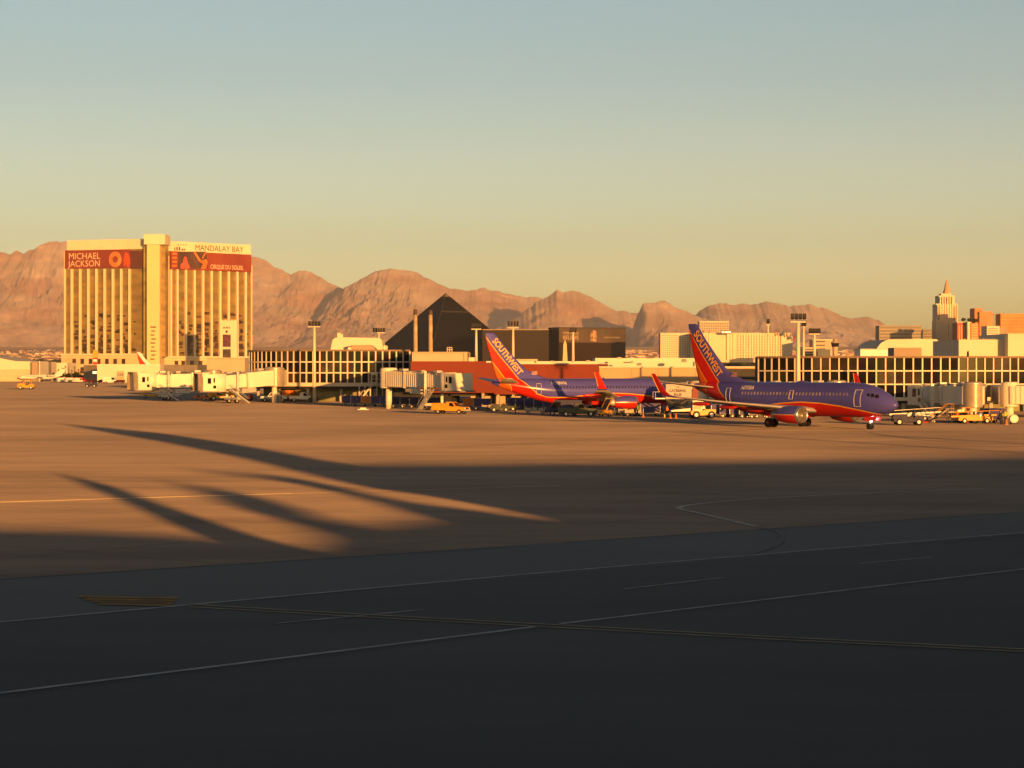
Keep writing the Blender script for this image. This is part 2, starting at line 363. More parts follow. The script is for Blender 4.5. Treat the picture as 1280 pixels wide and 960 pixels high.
for mi, (Yr, wf, crest) in enumerate(MASS):
    pxs = []; px = crest[0][0]-50
    while px <= crest[-1][0]+50: pxs.append(px); px += 1.7
    Ys = [Yr-wf*1.25+i*(wf*1.25)/70 for i in range(71)]+[Yr+i*wf*.6/14 for i in range(1, 15)]
    def zf(px, x, Y, Yr=Yr, wf=wf, crest=crest, mi=mi):
        # meander of the ridge line so the mass is not a wall
        Yc = Yr+nn(x*.0006+mi*9, 3.1)*wf*.16
        t = (Yc-Y)/wf
        px_ = 640+x/Yc*F; wb = 46*min(1, max(0, t))
        if wb < 1: py = interp(crest, px_)
        else:
            qs = [interp(crest, px_+k*wb) for k in (-1, -.66, -.33, 0, .33, .66, 1)]; py = None if all(q is None for q in qs) else sum(464 if q is None else q for q in qs)/7
        if py is None: return -40
        ja = nn(x*.004, mi*5.)*16+nn(x*.011, mi*3.)*14+nn(x*.028, mi*2.)*10
        hc = CH+(HY-py)/F*Yc+ja
        if t < 0: u = -t*1.6; return max(-30, hc*(1-u)-20*u)
        u = min(1.3, t)
        prof = (1-u)**1.35 if u < 1 else 0
        base = hc*prof
        wx = x+nn(x*.0007, Y*.0007, 5)*500
        g = rid(wx*.0011+mi*3, Y*.00055)
        g2 = rid(wx*.0045, Y*.0028+mi)
        env = min(1, u*5)*max(0, 1-u)**.7
        cut = (1-g)*hc*.22*env+(1-g2)*hc*.10*env
        return max(base-cut, base*.25-25)-(5 if u > .95 else 0)
    b = grid('m', pxs, Ys, zf, m_rock)
    o = b.build('mountain_range', m_rock, smooth=False); tag(o, kind='structure')
# ================================================================== far buildings
gold = mat('gold_mirror_glass', (.30, .20, .055), .32, .35, var=.2, scale=.05, spec=.6, stretch=(1, 1, 3))
goldd = mat('gold_glass_reflecting_dark', (.08, .045, .02), .3, .2, var=.35, scale=.12, spec=.5)
ivory = mat('ivory_render', (.66, .57, .42), .8, var=.04, scale=.05)
ochre = mat('ochre_render', (.62, .46, .26), .8, var=.06, scale=.05)
maroon = mat('maroon_banner', (.16, .030, .022), .6, var=.25, scale=.03, col2=(.26, .045, .02))
dmaroon = mat('dark_maroon_banner', (.10, .03, .025), .6, var=.15, scale=.05)
lett = mat('cream_lettering', (.62, .45, .30), .7, var=.03)
lett_o = mat('orange_lettering', (.62, .20, .05), .7, var=.2, scale=.1)
lett_r = mat('red_lettering', (.62, .07, .025), .7, var=.1, scale=.1)
lett_d = mat('bronze_lettering', (.05, .028, .014), .7, var=.1)
slate = mat('blue_slate_glass', (.05, .07, .085), .25, var=.2, scale=.1)
black = mat('black_pyramid_glass', (.008, .009, .014), .12, var=.25, scale=.02, spec=.05)
bronze = mat('bronze_tower_glass', (.026, .015, .008), .22, .0, var=.3, scale=.012, spec=.18, col2=(.020, .011, .007))
pink = mat('coral_render', (.60, .23, .11), .8, var=.06, scale=.05)
winm = mat('dark_window_glass', (.06, .05, .045), .3, var=.3, scale=.5)
leafm = mat('palm_foliage', (.035, .045, .015), .8, var=.35, scale=.5)
barkm = mat('palm_bark', (.13, .09, .05), .9, var=.2, scale=2)

# ---- gold hotel tower
LA, LB = (WX(82, 2278), 2278.), (WX(182, 2250), 2250.)
RA, RB = (WX(209, 2284), 2284.), (WX(313.6, 2360), 2360.)
t = thing('hotel_tower', 'tall gold glass hotel tower with ivory ribs and maroon banners across its top', 'hotel', (WX(195, 2270), 2270, 0))
b = MB(); b.slab(82, 182, 313, 443, LA, LB, 0, 26); b.build('glass_wing', gold, t)
b = MB(); b.slab(209, 313.2, 312, 446, RA, RB, 0, 26); b.build('glass_wing', gold, t)
b = MB(); b.slab(84.6, 182, 300.6, 313, LA, LB, 1.5, 29); b.build('roof_fascia', ivory, t)
b = MB(); b.slab(208, 312.6, 301.2, 313.6, RA, RB, 1.5, 29); b.build('roof_fascia', ivory, t)
b = MB(); b.slab(82.6, 163.6, 313.2, 336, LA, LB, 2.6, 2.4)
bn = b.build('banner', maroon, t)
b = MB(); b.slab(163.7, 181, 313.6, 336, LA, LB, 2.2, 2.); b.build('banner', dmaroon, t)
bnR = MB(); bnR.slab(212, 312.6, 313.9, 336.6, RA, RB, 2.6, 2.4); bnr = bnR.build('banner', maroon, t)
def lon(px, py, A, B, out):
    p = hit(px, A, B); n = Vector((B[1]-A[1], -(B[0]-A[0]), 0)).normalized()
    if n.y > 0: n = -n
    return Vector((p[0], p[1], WZ(py, p[1])))+n*out
UL = Vector((LB[0]-LA[0], LB[1]-LA[1], 0)).normalized(); UR = Vector((RB[0]-RA[0], RB[1]-RA[1], 0)).normalized(); UZ = Vector((0, 0, 1))
b = MB(); b.text('MICHAEL', 9.6, lon(87.0, 324.3, LA, LB, 2.75), UL, UZ, bold=.0, sx=.98); b.build('lettering', lett, bn)
b = MB(); b.text('JACKSON', 9.6, lon(87.0, 333.6, LA, LB, 2.75), UL, UZ, bold=.0, sx=.93); b.build('lettering', lett, bn)
def ring_on(b, cx, cy, rx, ry, ri, A, B, U, out, a0=0, a1=2*PI, n=32):
    c = lon(cx, cy, A, B, out); N_ = Vector((0, -.3, 0))
    for i in range(n):
        t0 = a0+(a1-a0)*i/n; t1 = a0+(a1-a0)*(i+1)/n
        q = [c+U*math.cos(t)*rx*k+UZ*math.sin(t)*ry*k for t, k in ((t0, 1), (t1, 1), (t1, ri), (t0, ri))]
        b.prism(q, N_)
b = MB(); ring_on(b, 145.6, 324.5, 7.6, 8.4, .44, LA, LB, UL, 2.8); b.build('lettering', lett_o, bn)
b = MB(); c = lon(157.4, 334.3, LA, LB, 2.8)
pts = [(-1.0, 0), (-1.2, 9), (-.4, 14), (1.5, 16.2), (4.2, 14.5), (6.2, 9), (6.6, 3), (5.6, 0), (3.0, 0), (2.2, 4)]
b.prism([c+UL*x+UZ*z for x, z in pts], (0, -.3, 0)); b.build('lettering', lett_r, bn)
b = MB(); o0 = lon(242.6, 310.2, RA, RB, 1.65); o0.z = WZ(311.2, hit(208, RA, RB)[1]); b.text('MANDALAY BAY', 8.8, o0, UR, UZ, bold=.0, sx=.99)
b.build('lettering', lett_d, t)
b = MB(); o0 = lon(261.2, 335.0, RA, RB, 2.75); o0.z = WZ(333.9, hit(212, RA, RB)[1]); b.text('CIRQUE DU SOLEIL', 6.6, o0, UR, UZ, bold=.06, sx=.79)
b.build('lettering', lett, bnr)
# abstract patches of colour on the right banner
rb = random.Random(4)
pal = [mat('banner_orange_patch', (.62, .16, .03), .7, var=.2, scale=.1), mat('banner_pink_patch', (.62, .10, .07), .7, var=.2, scale=.1), mat('banner_dark_patch', (.08, .04, .035), .7, var=.2, scale=.1)]
def patch(poly, m, out):
    b = MB(); b.prism([lon(x, y, RA, RB, out) for x, y in poly], (0, -.12, 0)); b.build('banner_patch', m, bnr)
patch([(221, 314.6), (256, 314.6), (258.5, 336), (221, 336)], pal[2], 2.7)
patch([(228, 321), (231, 321), (233, 328), (235.5, 334), (234, 336), (224, 336), (224, 331), (227, 328)], pal[1], 2.85)
patch([(240, 315), (242, 315), (250, 326), (256, 324), (258, 328), (256, 336), (249, 336), (252, 330), (247, 327)], pal[0], 2.9)
patch([(255, 315), (256.4, 315), (251.5, 324), (250.2, 323)], pal[0], 2.95)
for k in range(4): patch([(213.5, 316+k*5), (219.4, 316.2+k*5), (219.4, 318.6+k*5), (213.5, 318.4+k*5)], pal[0], 2.85)
for (x, w, h) in ((217, 1.2, 4), (219.5, 1.6, 5), (222.5, 1.6, 5), (226, 2.2, 2), (229, 1.4, 2)): b = MB(); b.slab(x, x+w, 312.6-h*.8, 313.2, RA, RB, 1.7, .3); b.build('lettering', lett_d, t)
for x in (221, 224.5, 228, 231): b = MB(); b.slab(x, x+1.3, 305.6, 306.8, RA, RB, 1.7, .3); b.build('lettering', lett_d, t)
# ribs
for x in (90.6, 100.9, 111.1, 121.3, 131.6, 141.9, 152.2, 162.6):
    b = MB(); b.slab(x-1.05, x+1.05, 336.2, 446, LA, LB, 2.5, 3); b.build('rib', ivory, t)
b = MB(); b.slab(80.9, 82.4, 313, 446, LA, LB, 1.5, 20); b.build('rib', ivory, t)
for x in (212.6, 220.6, 231.3, 242.1, 252.7, 263.4, 274.1, 284.8, 295.5, 306.0):
    b = MB(); b.slab(x-1.05, x+1.05, 336.8, 448, RA, RB, 2.5, 3); b.build('rib', ivory, t)
b = MB(); b.slab(313.3, 314.3, 332, 448, RA, RB, 1.5, 20); b.build('rib', ivory, t)
b = MB(); b.slab(207.2, 209.6, 320, 448, RA, RB, 3, 6); b.build('rib', ivory, t)
# dark reflections low on the glass, put into the colour of added patches
rw = random.Random(11)
rects = []
for i in range(230):
    left = rw.random() < .38
    if left: xs = (90.6, 100.9, 111.1, 121.3, 131.6, 141.9, 152.2, 162.6, 172); A, B, y0, y1 = LA, LB, 388, 440
    else: xs = (220.6, 231.3, 242.1, 252.7, 263.4, 274.1, 284.8, 295.5, 306.0, 312); A, B, y0, y1 = RA, RB, 380, 444
    k = rw.randrange(len(xs)-1); y = y0+(y1-y0)*rw.random()**.6
    x0 = xs[k]+1.3+rw.random()*4; x1 = min(xs[k+1]-1.2, x0+2.2+rw.random()*6)
    if x1-x0 < .8: continue
    rects.append(lambda b, x0=x0, x1=x1, y=y, A=A, B=B: b.slab(x0, x1, y, y+1.5+rw.random()*3.2, A, B, .25, .5))
windows(rects, t, goldd, 'dark_reflection_patch')
# core
CA, CB = (WX(182, 2236), 2236.), (WX(207, 2236), 2236.)
b = MB(); b.slab(180.3, 206.8, 292.8, 305.6, CA, CB, 2, 34); b.build('tower_cap', ivory, t)
b = MB(); b.slab(183.6, 199.6, 305.6, 460, CA, CB, 0, 30); b.build('tower_core', mat('golden_render', (.68, .50, .26), .6, var=.04, scale=.03), t)
b = MB(); b.slab(179.4, 183.4, 306, 446, (CA[0], 2244), (CB[0], 2244), 0, 20); b.slab(199.8, 206.8, 306, 446, (CA[0], 2244), (CB[0], 2244), 0, 20); b.build('core_glass', gold, t)
for i in range(9): y = 408+i*5; b = MB(); b.slab(188+(i % 2), 195-(i % 3), y, y+1.6, CA, CB, .12, .4); b.build('core_vent', goldd, t)
# podium
b = MB(); b.slab(79.5, 182, 443, 478, LA, LB, 5, 34); b.build('podium', ochre, t)
b = MB(); b.slab(199.9, 313, 446.5, 478, RA, RB, 5, 34); b.build('podium', ochre, t)
for (a, c, A, B, y) in ((79, 182, LA, LB, 443), (200, 313.3, RA, RB, 446)):
    b = MB(); b.slab(a, c, y-.8, y+.9, A, B, 6.2, 3); b.slab(a, c, y+3.0, y+3.8, A, B, 5.8, 3); b.build('cornice', ivory, t)
rects = []
for x in (93.5, 103.5, 113.8, 124, 134.3, 144.6, 155): rects.append(lambda b, x=x: b.slab(x, x+4.4, 448.5, 455, LA, LB, 5.3, 1))
for x in (215, 223.5, 234.3, 245, 255.8, 266.5, 277, 288, 298.5): rects.append(lambda b, x=x: b.slab(x, x+4.6, 451, 457.5, RA, RB, 5.3, 1))
for x in (93.5, 103.5, 113.8, 124, 134.3, 144.6, 155): rects.append(lambda b, x=x: b.slab(x, x+4.4, 459, 467, LA, LB, 5.3, 1))
windows(rects, t, goldd, 'podium_window')

# ---- pylon sign in front of the gold tower
t = thing('pylon_sign', 'tall cream pylon sign with a dark screen in front of the gold hotel tower', 'sign', (WX(287, 2150), 2150, 0))
A, B = (WX(276, 2150), 2150.), (WX(297, 2150), 2150.)
b = MB(); b.slab(276.4, 296.6, 401, 418, A, B, 0, 6)
for x in (276.4, 280.5, 284.5, 288.5, 292.6): b.slab(x, x+2.6, 399.6, 401, A, B, 0, 6)
b.build('sign_head', ivory, t)
b = MB(); b.slab(276.4, 278.2, 418, 462, A, B, 0, 6); b.slab(288.4, 296.2, 418, 462, A, B, 0, 6); b.slab(278.2, 288.4, 433.6, 436.4, A, B, 0, 6); b.build('post', ivory, t)
b = MB(); b.slab(278.2, 288.4, 418.6, 433.6, A, B, -1, 3); b.build('screen', mat('dim_purple_screen', (.12, .03, .05), .3, var=.4, scale=.2), t)
b = MB(); b.slab(278.2, 288.4, 436.4, 447, A, B, -1, 3); b.build('screen', goldd, t)
b = MB(); [b.slab(278.5+i*1.9, 279.6+i*1.9, 408.4, 410.8, A, B, .15, .3) for i in range(5)]
b.build('sign_panel', lett_d, t)
b = MB(); b.slab(282, 284.6, 413, 416, A, B, .15, .3); b.build('emblem', lett_d, t)

# ---- roadside arrow sign at far left
t = thing('roadside_sign', 'small roadside sign with yellow dome top and red and white panel before the gold hotel', 'sign', (WX(119, 2000), 2000, 0))
A, B = (WX(110, 2000), 2000.), (WX(130, 2000), 2000.)
b = MB(); b.prism([lon(x, y, A, B, 0) for x, y in ((115.8, 447), (115.8, 441), (117, 438), (118.8, 436.6), (120.6, 438), (121.8, 441), (121.8, 447))], (0, 2, 0)); b.build('sign_top', yel, t)
b = MB(); b.slab(116, 122, 447.2, 455.4, A, B, 0, 2); b.build('sign_panel', redp, t)
b = MB(); b.slab(116.6, 121.4, 449, 452.4, A, B, .2, .5); b.build('sign_face', white, t)
b = MB(); b.slab(118, 119.6, 455.4, 466, A, B, 0, 1); b.build('post', grey, t)

# ---- black pyramid
YP = 2900.
t = thing('pyramid_hotel', 'black glass pyramid rising behind the red terminal wall', 'pyramid', (WX(557, YP), YP, 0))
cx, R = WX(557, YP), 139.
C = [(cx+R*math.cos(math.radians(-99+90*k)), YP+R*math.sin(math.radians(-99+90*k))) for k in range(4)]
ap = Vector((cx, YP, WZ(366.5, YP)))
b = MB(); b.add([(*c, 0) for c in C]+[ap], [(0, 1, 4), (1, 2, 4), (2, 3, 4), (3, 0, 4), (3, 2, 1, 0)]); b.build('glass_face', black, t)
b = MB()
def pf(i, u, h, o=.6):  # point on face i (corner i to i+1)
    a = Vector((*C[i], 0)); c = Vector((*C[(i+1) % 4], 0)); n = ((a+c)/2-Vector((cx, YP, 0))).normalized()
    return (a+(c-a)*u)*(1-h)+ap*h+n*o
for i in (0, 3):
    for h in (.755,) if i == 0 else ():
        b.add([pf(i, 0, h), pf(i, 1, h), pf(i, 1, h+.018), pf(i, 0, h+.018)], [(0, 1, 2, 3)])
for i in range(4): b.bar(Vector((*C[i], 0))*1., ap, .7)
b.build('edge_trim', mat('pyramid_trim', (.04, .035, .03), .5), t)
b = MB()
for i in range(4): b.add([pf(i, 0, .955, .5), pf(i, 1, .955, .5), ap+Vector((0, 0, .8))], [(0, 1, 2)])
b.build('capstone', mat('lit_apex_tone', (.16, .12, .09), .4), t)  # cap coloured paler for the light on the apex

# ---- bronze glass towers
YT = 2700.
t = thing('bronze_glass_tower', 'long low bronze glass block beside the black pyramid', 'building', (WX(650, YT), YT, 0))
A, B = (WX(600, YT+20), YT+20), (WX(690, YT+20), YT+20)
b = MB(); b.slab(603, 686, 412.6, 456, A, B, 0, 40); b.build('glass_block', bronze, t)
b = MB(); b.slab(603, 686, 411.6, 412.6, A, B, .6, 41); b.build('parapet', dtan, t)
t = thing('banner_glass_tower', 'bronze glass block with a show banner and pale lettering beside the obelisk', 'building', (WX(735, YT), YT, 0))
c0, c1, c2 = (WX(685, YT+28), YT+28), (WX(698.6, YT), YT), (WX(782, YT+45), YT+45)
b = MB(); b.foot([c0, c1, c2, (c2[0]-12, c2[1]+60), (c0[0]+10, c0[1]+60)], 0, WZ(409, YT)); b.build('glass_block', bronze, t)
b = MB(); b.slab(698.7, 781.6, 409.8, 428, c1, c2, .3, .2); bn = b.build('banner', mat('brown_banner', (.075, .048, .032), .6, var=.3, scale=.02), t)
b = MB(); b.slab(685.1, 698.5, 409.6, 455, c0, c1, .2, .15); b.build('side_glass', black, t)
UT = Vector((c2[0]-c1[0], c2[1]-c1[1], 0)).normalized()
dimL = mat('dim_lettering', (.36, .25, .17), .7)
b = MB(); b.text('CRISS ANGEL', 4.4, lon(703, 417.6, c1, c2, .5), UT, UZ, bold=.1, sx=.93); b.build('lettering', dimL, bn)
b = MB(); b.text('BELIEVE', 7.2, lon(703.4, 424.2, c1, c2, .5), UT, UZ, bold=.14, sx=.95)
b.build('lettering', dimL, bn)
b = MB(); b.text('CIRQUE DU SOLEIL', 2.6, lon(754.4, 422.6, c1, c2, .5), UT, UZ, bold=.03, sx=1.1)
b.build('lettering', dimL, bn)
b = MB(); b.prism([lon(x, y, c1, c2, .5) for x, y in ((738, 427), (737.6, 419), (739.5, 414.5), (742, 412.6), (745, 413.6), (746, 418), (745.4, 427))], (0, -.2, 0)); b.build('portrait_patch', mat('portrait_patch', (.34, .20, .11), .7, var=.4, scale=.2), bn)
b = MB(); b.prism([lon(x, y, c1, c2, .5) for x, y in ((756, 416), (757, 413), (758.6, 414), (760, 418), (757.6, 418.6))], (0, -.2, 0)); b.build('emblem', slate, bn)
# ---- obelisk
t = thing('obelisk', 'slender golden stone obelisk in front of the bannered bronze tower', 'obelisk', (WX(706.3, 2500), 2500, 0))
b = MB(); w0, w1 = 2.9, 1.9; x = WX(706.3, 2500); zz = [WZ(452, 2500), WZ(430, 2500), WZ(424.8, 2500)]
def sq(w, z): return [Vector((x-w, 2500-w, z)), Vector((x+w, 2500-w, z)), Vector((x+w, 2500+w, z)), Vector((x-w, 2500+w, z))]
b.rings([sq(w0, zz[0]), sq(w1, zz[1])]); b.build('shaft', ochre, t)
b = MB(); b.rings([sq(w1, zz[1]), sq(.1, zz[2])]); b.build('tip', ochre, t)
b = MB(); b.box(x-5, x+5, 2495, 2505, 0, zz[0]); b.build('base', ochre, t)

# ---- generic building helper
def block(name, label, cat, px0, px1, top, Y, m, bot=474, depth=30, tilt=0., rows=None, cols=None, wm=None, band=None, inset=(1, 1, 1, 1), wf=.6, hf=.55, cap=None, group=None, wname='window'):
    xm = WX((px0+px1)/2, Y)
    A, B = (WX(px0, Y), Y), (WX(px1, Y+tilt), Y+tilt)
    t = thing(name, label, cat, (xm, Y, 0), 0, group)
    b = MB(); b.slab(px0, px1, top, bot, A, B, 0, depth); b.build('wall', m, t)
    if cap: b = MB(); b.slab(px0-.2, px1+.2, top-.5, top+.6, A, B, .6, depth+1); b.build('parapet', cap, t)
    wm = wm or winm
    x0, x1, y0, y1 = px0+inset[0], px1-inset[1], top+inset[2], bot-inset[3]
    if band:
        rects = []
        for j in range(band):
            ya = y0+(y1-y0)*j/band; rects.append(lambda b, ya=ya: b.slab(x0, x1, ya, ya+(y1-y0)/band*hf, A, B, .2, .5))
        windows(rects, t, wm, 'window_band')
    elif rows:
        rects = []
        for j in range(rows):
            for i in range(cols):
                xa = x0+(x1-x0)*(i+.5-wf/2)/cols; ya = y0+(y1-y0)*(j+.5-hf/2)/rows
                rects.append(lambda b, xa=xa, ya=ya: b.slab(xa, xa+(x1-x0)/cols*wf, ya, ya+(y1-y0)/rows*hf, A, B, .2, .5))
        windows(rects, t, wm, wname)
    return t, A, B
# ---- castle-like hotel on the right
Yc = 2600.
t, A, B = block('white_hotel_slab', 'pale hotel slab with a dense grid of small windows left of the right airliner tail', 'hotel', 825.6, 868, 416.6, Yc, ivory, bot=450, rows=11, cols=18, inset=(.8, .5, 1.5, 3), wf=.36, hf=.5, cap=ivory)
t, A, B = block('cream_hotel_slab', 'long cream hotel slab with vertical ribs and small blue and red roof turrets', 'hotel', 868.5, 989, 416, Yc-40, mat('hotel_cream', (.66, .54, .37), .85, var=.04, scale=.05), bot=453, tilt=12)
for x in [x for x in (869+i*3.35 for i in range(36)) if not (885 < x < 921 and int(x) % 3)]:
    b = MB(); b.slab(x, x+1.4, 417, 450, A, B, 1.2, 1.5); b.build('rib', ivory, t)
rects = []
for i in range(26):
    xa = 920.6+i*2.36
    if xa > 975: break
    for j in range(9): rects.append(lambda b, xa=xa, j=j: b.slab(xa, xa+.75, 419.5+j*3.4, 421.3+j*3.4, A, B, .3, .5))
windows(rects, t, mat('brown_window_glass', (.25, .17, .10), .4, var=.2), 'window')
b = MB(); b.slab(908, 911.5, 417, 450, A, B, 2.2, 2.5); b.slab(976, 990, 420, 453, A, B, 2, 8); b.build('stair_bay', ivory, t)
blue_r = mat('blue_turret_roof', (.10, .17, .25), .6, var=.1); red_r = mat('red_turret_roof', (.42, .06, .03), .6, var=.1)
for (x, y, w, h, m) in ((879, 416, 5, 3.4, blue_r), (886.4, 416, 2.4, 3.2, red_r), (909, 416, 4, 1.6, blue_r), (971.6, 416, 1.8, 2.6, red_r), (979, 416.3, 4.4, 2.8, blue_r), (983.6, 418, 1.8, 3, red_r), (988, 421, 3.2, 5, blue_r), (992.6, 422.4, 1.6, 3.4, red_r)):
    b = MB(); cx_, cy_ = WX(x, Yc-36), Yc-36; r = w/2*1.0
    z0 = WZ(y+1, Yc-36); z1 = WZ(y-h, Yc-36)
    b.rings([[Vector((cx_+rr*math.cos(a*PI/5), cy_+rr*math.sin(a*PI/5), z)) for a in range(10)] for rr, z in ((r, 0*z0+z0-2), (r, z0), (.1, z1))])
    b.build('turret_roof', m, t)
# building behind the right fin with white roof beams
t, A, B = block('balcony_hotel', 'low hotel block with white roof beams peeking over the cream slab behind the airliner fin', 'hotel', 874.5, 911, 402, 2800, mat('balcony_render', (.50, .42, .32), .8, var=.1), bot=452, rows=6, cols=16, inset=(.5, .5, 1, 36), wf=.6, hf=.5, wm=slate, cap=ivory)
t = thing('rooftop_sign', 'glowing yellow rooftop sign above the cream hotel slab', 'sign', (WX(907, 2550), 2550, WZ(420, 2550)))
A, B = (WX(900, 2550), 2550.), (WX(915, 2550), 2550.)
b = MB(); b.slab(901.5, 914, 413.2, 417.2, A, B, 0, 2); b.build('sign_box', mat('sign_box_brown', (.2, .12, .05), .6), t)
for x in (902.6, 906.8, 910.6): b = MB(); b.slab(x, x+2.6, 414.2, 416, A, B, .3, .5); b.build('lit_panel', lamp_y, t)
# city blocks right of it
block('cream_step_building', 'pale stepped building with a dark lower storey beyond the right concourse', 'building', 1016, 1040.5, 424.5, 2500, tan, bot=470, band=3, inset=(1, 9, 1.5, 30), hf=.4, cap=ivory)
block('low_office', 'low cream office with dark window strips beyond the right concourse', 'building', 1003.5, 1024, 434, 2400, ochre, bot=470, band=3, inset=(1, 1, 2, 24), hf=.5)
block('blue_glass_building', 'small blue glass building left of the airport control tower', 'building', 1022.5, 1038, 436.6, 2350, slate, bot=470)
block('teal_glass_slab', 'teal glass slab standing behind the stepped building', 'building', 1031, 1042, 423.6, 2620, mat('teal_glass', (.07, .11, .10), .3), bot=470)
t = thing('control_tower', 'small control tower with dark cab and flared top beyond the right concourse', 'control tower', (WX(1044, 2200), 2200, 0))
def lathe_at(px, Y, prof, n=16, oct_=False):   # prof: (radius in photo px, row)
    k = Y/F; x = WX(px, Y)
    return [[Vector((x+r*k*math.cos(2*PI*a/n), Y+r*k*math.sin(2*PI*a/n), WZ(y, Y))) for a in range(n)] for r, y in prof]
b = MB(); b.rings(lathe_at(1044, 2200, [(3.2, 470), (3.2, 436), (4.2, 433.5)])); b.build('shaft', tan, t, True)
b = MB(); b.rings(lathe_at(1044, 2200, [(4.4, 433.5), (5.2, 428.8)])); b.build('cab_glass', dglass, t)
b = MB(); b.rings(lathe_at(1044, 2200, [(5.5, 428.8), (5.3, 427.6), (3., 427), (2.6, 424)])); b.build('cab_roof', dtan, t)
t = thing('dish_tree_mass', 'dark rounded tree crown beyond the long low pale roof', 'tree', (WX(1089, 2300), 2300, 0))
def blob(px, Y, y, r, m, t, name, seed=0, fl=.8, n=500, lf=.35):
    rr = random.Random(seed); k = Y/F; b = MB(); x = WX(px, Y); z = WZ(y, Y)
    for i in range(n):
        d = Vector((rr.gauss(0, 1), rr.gauss(0, 1), rr.gauss(0, 1))).normalized()*(rr.random()**.4)
        d *= 1+.35*noise.noise(d*2+Vector((seed, 0, 0)))
        c = Vector((x+d.x*r*k, Y+d.y*r*k, z+d.z*r*k*fl)); s = lf*r*k*(.4+rr.random()*.6)
        u = Vector((rr.gauss(0, 1), rr.gauss(0, 1), rr.gauss(0, 1))).normalized(); w = u.orthogonal().normalized()
        b.add([c+u*s, c+w*s, c-u*s*.7, c-w*s], [(0, 1, 2, 3)])
    return b.build(name, m, t)
blob(1088, 2300, 430.5, 6, leafm, t, 'crown', 3, .8, 420, .3)
b = MB(); b.tube([(WX(1088, 2300), 2300, 0), (WX(1088, 2300), 2300, WZ(431, 2300))], [1.2, .6]); b.build('trunk', barkm, t)
block('banded_office', 'wide grey office block with dark horizontal window bands left of the spired tower', 'office block', 1099, 1152, 407.5, 2900, mat('office_grey', (.33, .27, .21), .8, var=.06), bot=472, band=4, inset=(.6, .6, 1, 47), hf=.5, cap=dtan, wm=mat('office_glass', (.07, .075, .08), .3))
block('small_grey_office', 'small grey office block just left of the spired tower', 'office block', 1153.5, 1172, 411.5, 3000, mat('office_grey2', (.28, .25, .2), .8), bot=472, band=4, inset=(.6, .6, 1, 44), hf=.5)
# domed roof
t = thing('domed_hall', 'huge pale hall with a rounded shoulder roof behind the right concourse', 'hall', (WX(1130, 1500), 1500, 0))
Yd = 1500.; prof = [(1093.5, 446), (1094.5, 441), (1097, 434), (1101, 429), (1107, 425.5), (1113, 424), (1150, 423.6), (1170, 424), (1176, 428), (1180, 437), (1182, 446), (1182, 472), (1093.5, 472)]
b = MB(); b.prism([P(x, y, Yd) for x, y in prof], (0, 90, 0)); b.build('shell_roof', ivory, t)
block('long_pale_shed', 'long low pale roof in front of the domed hall', 'shed', 1075.5, 1118, 436.6, 1100, white, bot=468, depth=20, cap=offw)
block('tan_plant_room', 'tan plant room box on the right concourse roof', 'plant room', 1117.5, 1152, 434.6, 370, dtan, bot=447, depth=6)
block('pale_arena_box', 'big windowless cream box to the right of the spired tower', 'hall', 1198.5, 1262, 424.6, 1300, ivory, bot=470, depth=80)
block('raised_cream_box', 'taller plain cream box at the right edge of the photo', 'hall', 1260, 1300, 417, 1290, ivory, bot=470, depth=80)
t = thing('roof_vent_row', 'row of small vents along the roof of the big cream box', 'roof vents', (WX(1230, 1302), 1302, WZ(425, 1302)))
for i in range(18):
    x = 1202+i*3.3+random.random(); b = MB(); b.slab(x, x+.9, 423.4-random.random()*.8, 424.6, (WX(1190, 1302), 1302.), (WX(1290, 1302), 1302.), 0, 1); b.build('vent', ivory, t)
# ---- spired tower
YE = 2900.; t = thing('spired_tower', 'golden stepped skyscraper with a tapering spire, tallest on the right', 'skyscraper', (WX(1183.5, YE), YE, 0))
artd = mat('deco_stone', (.68, .52, .36), .8, var=.05, scale=.05)
k = YE/F
def tower(px, w, top, bot, dep, m=artd, name='tower_stage', out=0.):
    x0, x1 = WX(px-w/2, YE), WX(px+w/2, YE); b = MB(); b.box(x0, x1, YE-out-0*dep, YE+dep, WZ(bot, YE), WZ(top, YE)); return b.build(name, m, t)
tower(1183.6, 26.5, 401, 470, 30); tower(1183.6, 25.5, 380, 401, 29, out=.5); tower(1183.6, 20, 369.4, 380, 26, out=-1)
tower(1183.6, 13, 366.8, 369.4, 20, out=-3)
b = MB(); b.rings(lathe_at(1183.6, YE+14, [(5, 367), (4.6, 364), (3.4, 361), (2.4, 355), (1.4, 353), (1.2, 350.4), (.3, 349.6)], 8)); b.build('spire', mat('spire_bronze', (.58, .33, .20), .6), t)
for x in (1171.4+i*3.05 for i in range(9)):
    b = MB(); b.box(WX(x, YE), WX(x+1.2, YE), YE-2.0, YE+1, WZ(470, YE), WZ(371 if abs(x-1183) < 9 else 381, YE)); b.build('pilaster', ivory, t)
rects = []
for sx in (1172.8, 1193.2):
    for j in range(9): rects.append(lambda b, sx=sx, j=j: b.box(WX(sx-1.2, YE), WX(sx+1.2, YE), YE-2.3, YE-1.9, WZ(384+j*1.9+1.1, YE), WZ(384+j*1.9, YE)))
for sx in (1172.4, 1175.4, 1192.4, 1195.2, 1181.5, 1185.6):
    for j in range(12): rects.append(lambda b, sx=sx, j=j: b.box(WX(sx-.5, YE), WX(sx+.5, YE), YE-1.1, YE-.7, WZ(405+j*3.4+1.6, YE), WZ(405+j*3.4, YE)))
windows(rects, t, mat('tower_window', (.16, .09, .055), .4), 'window')
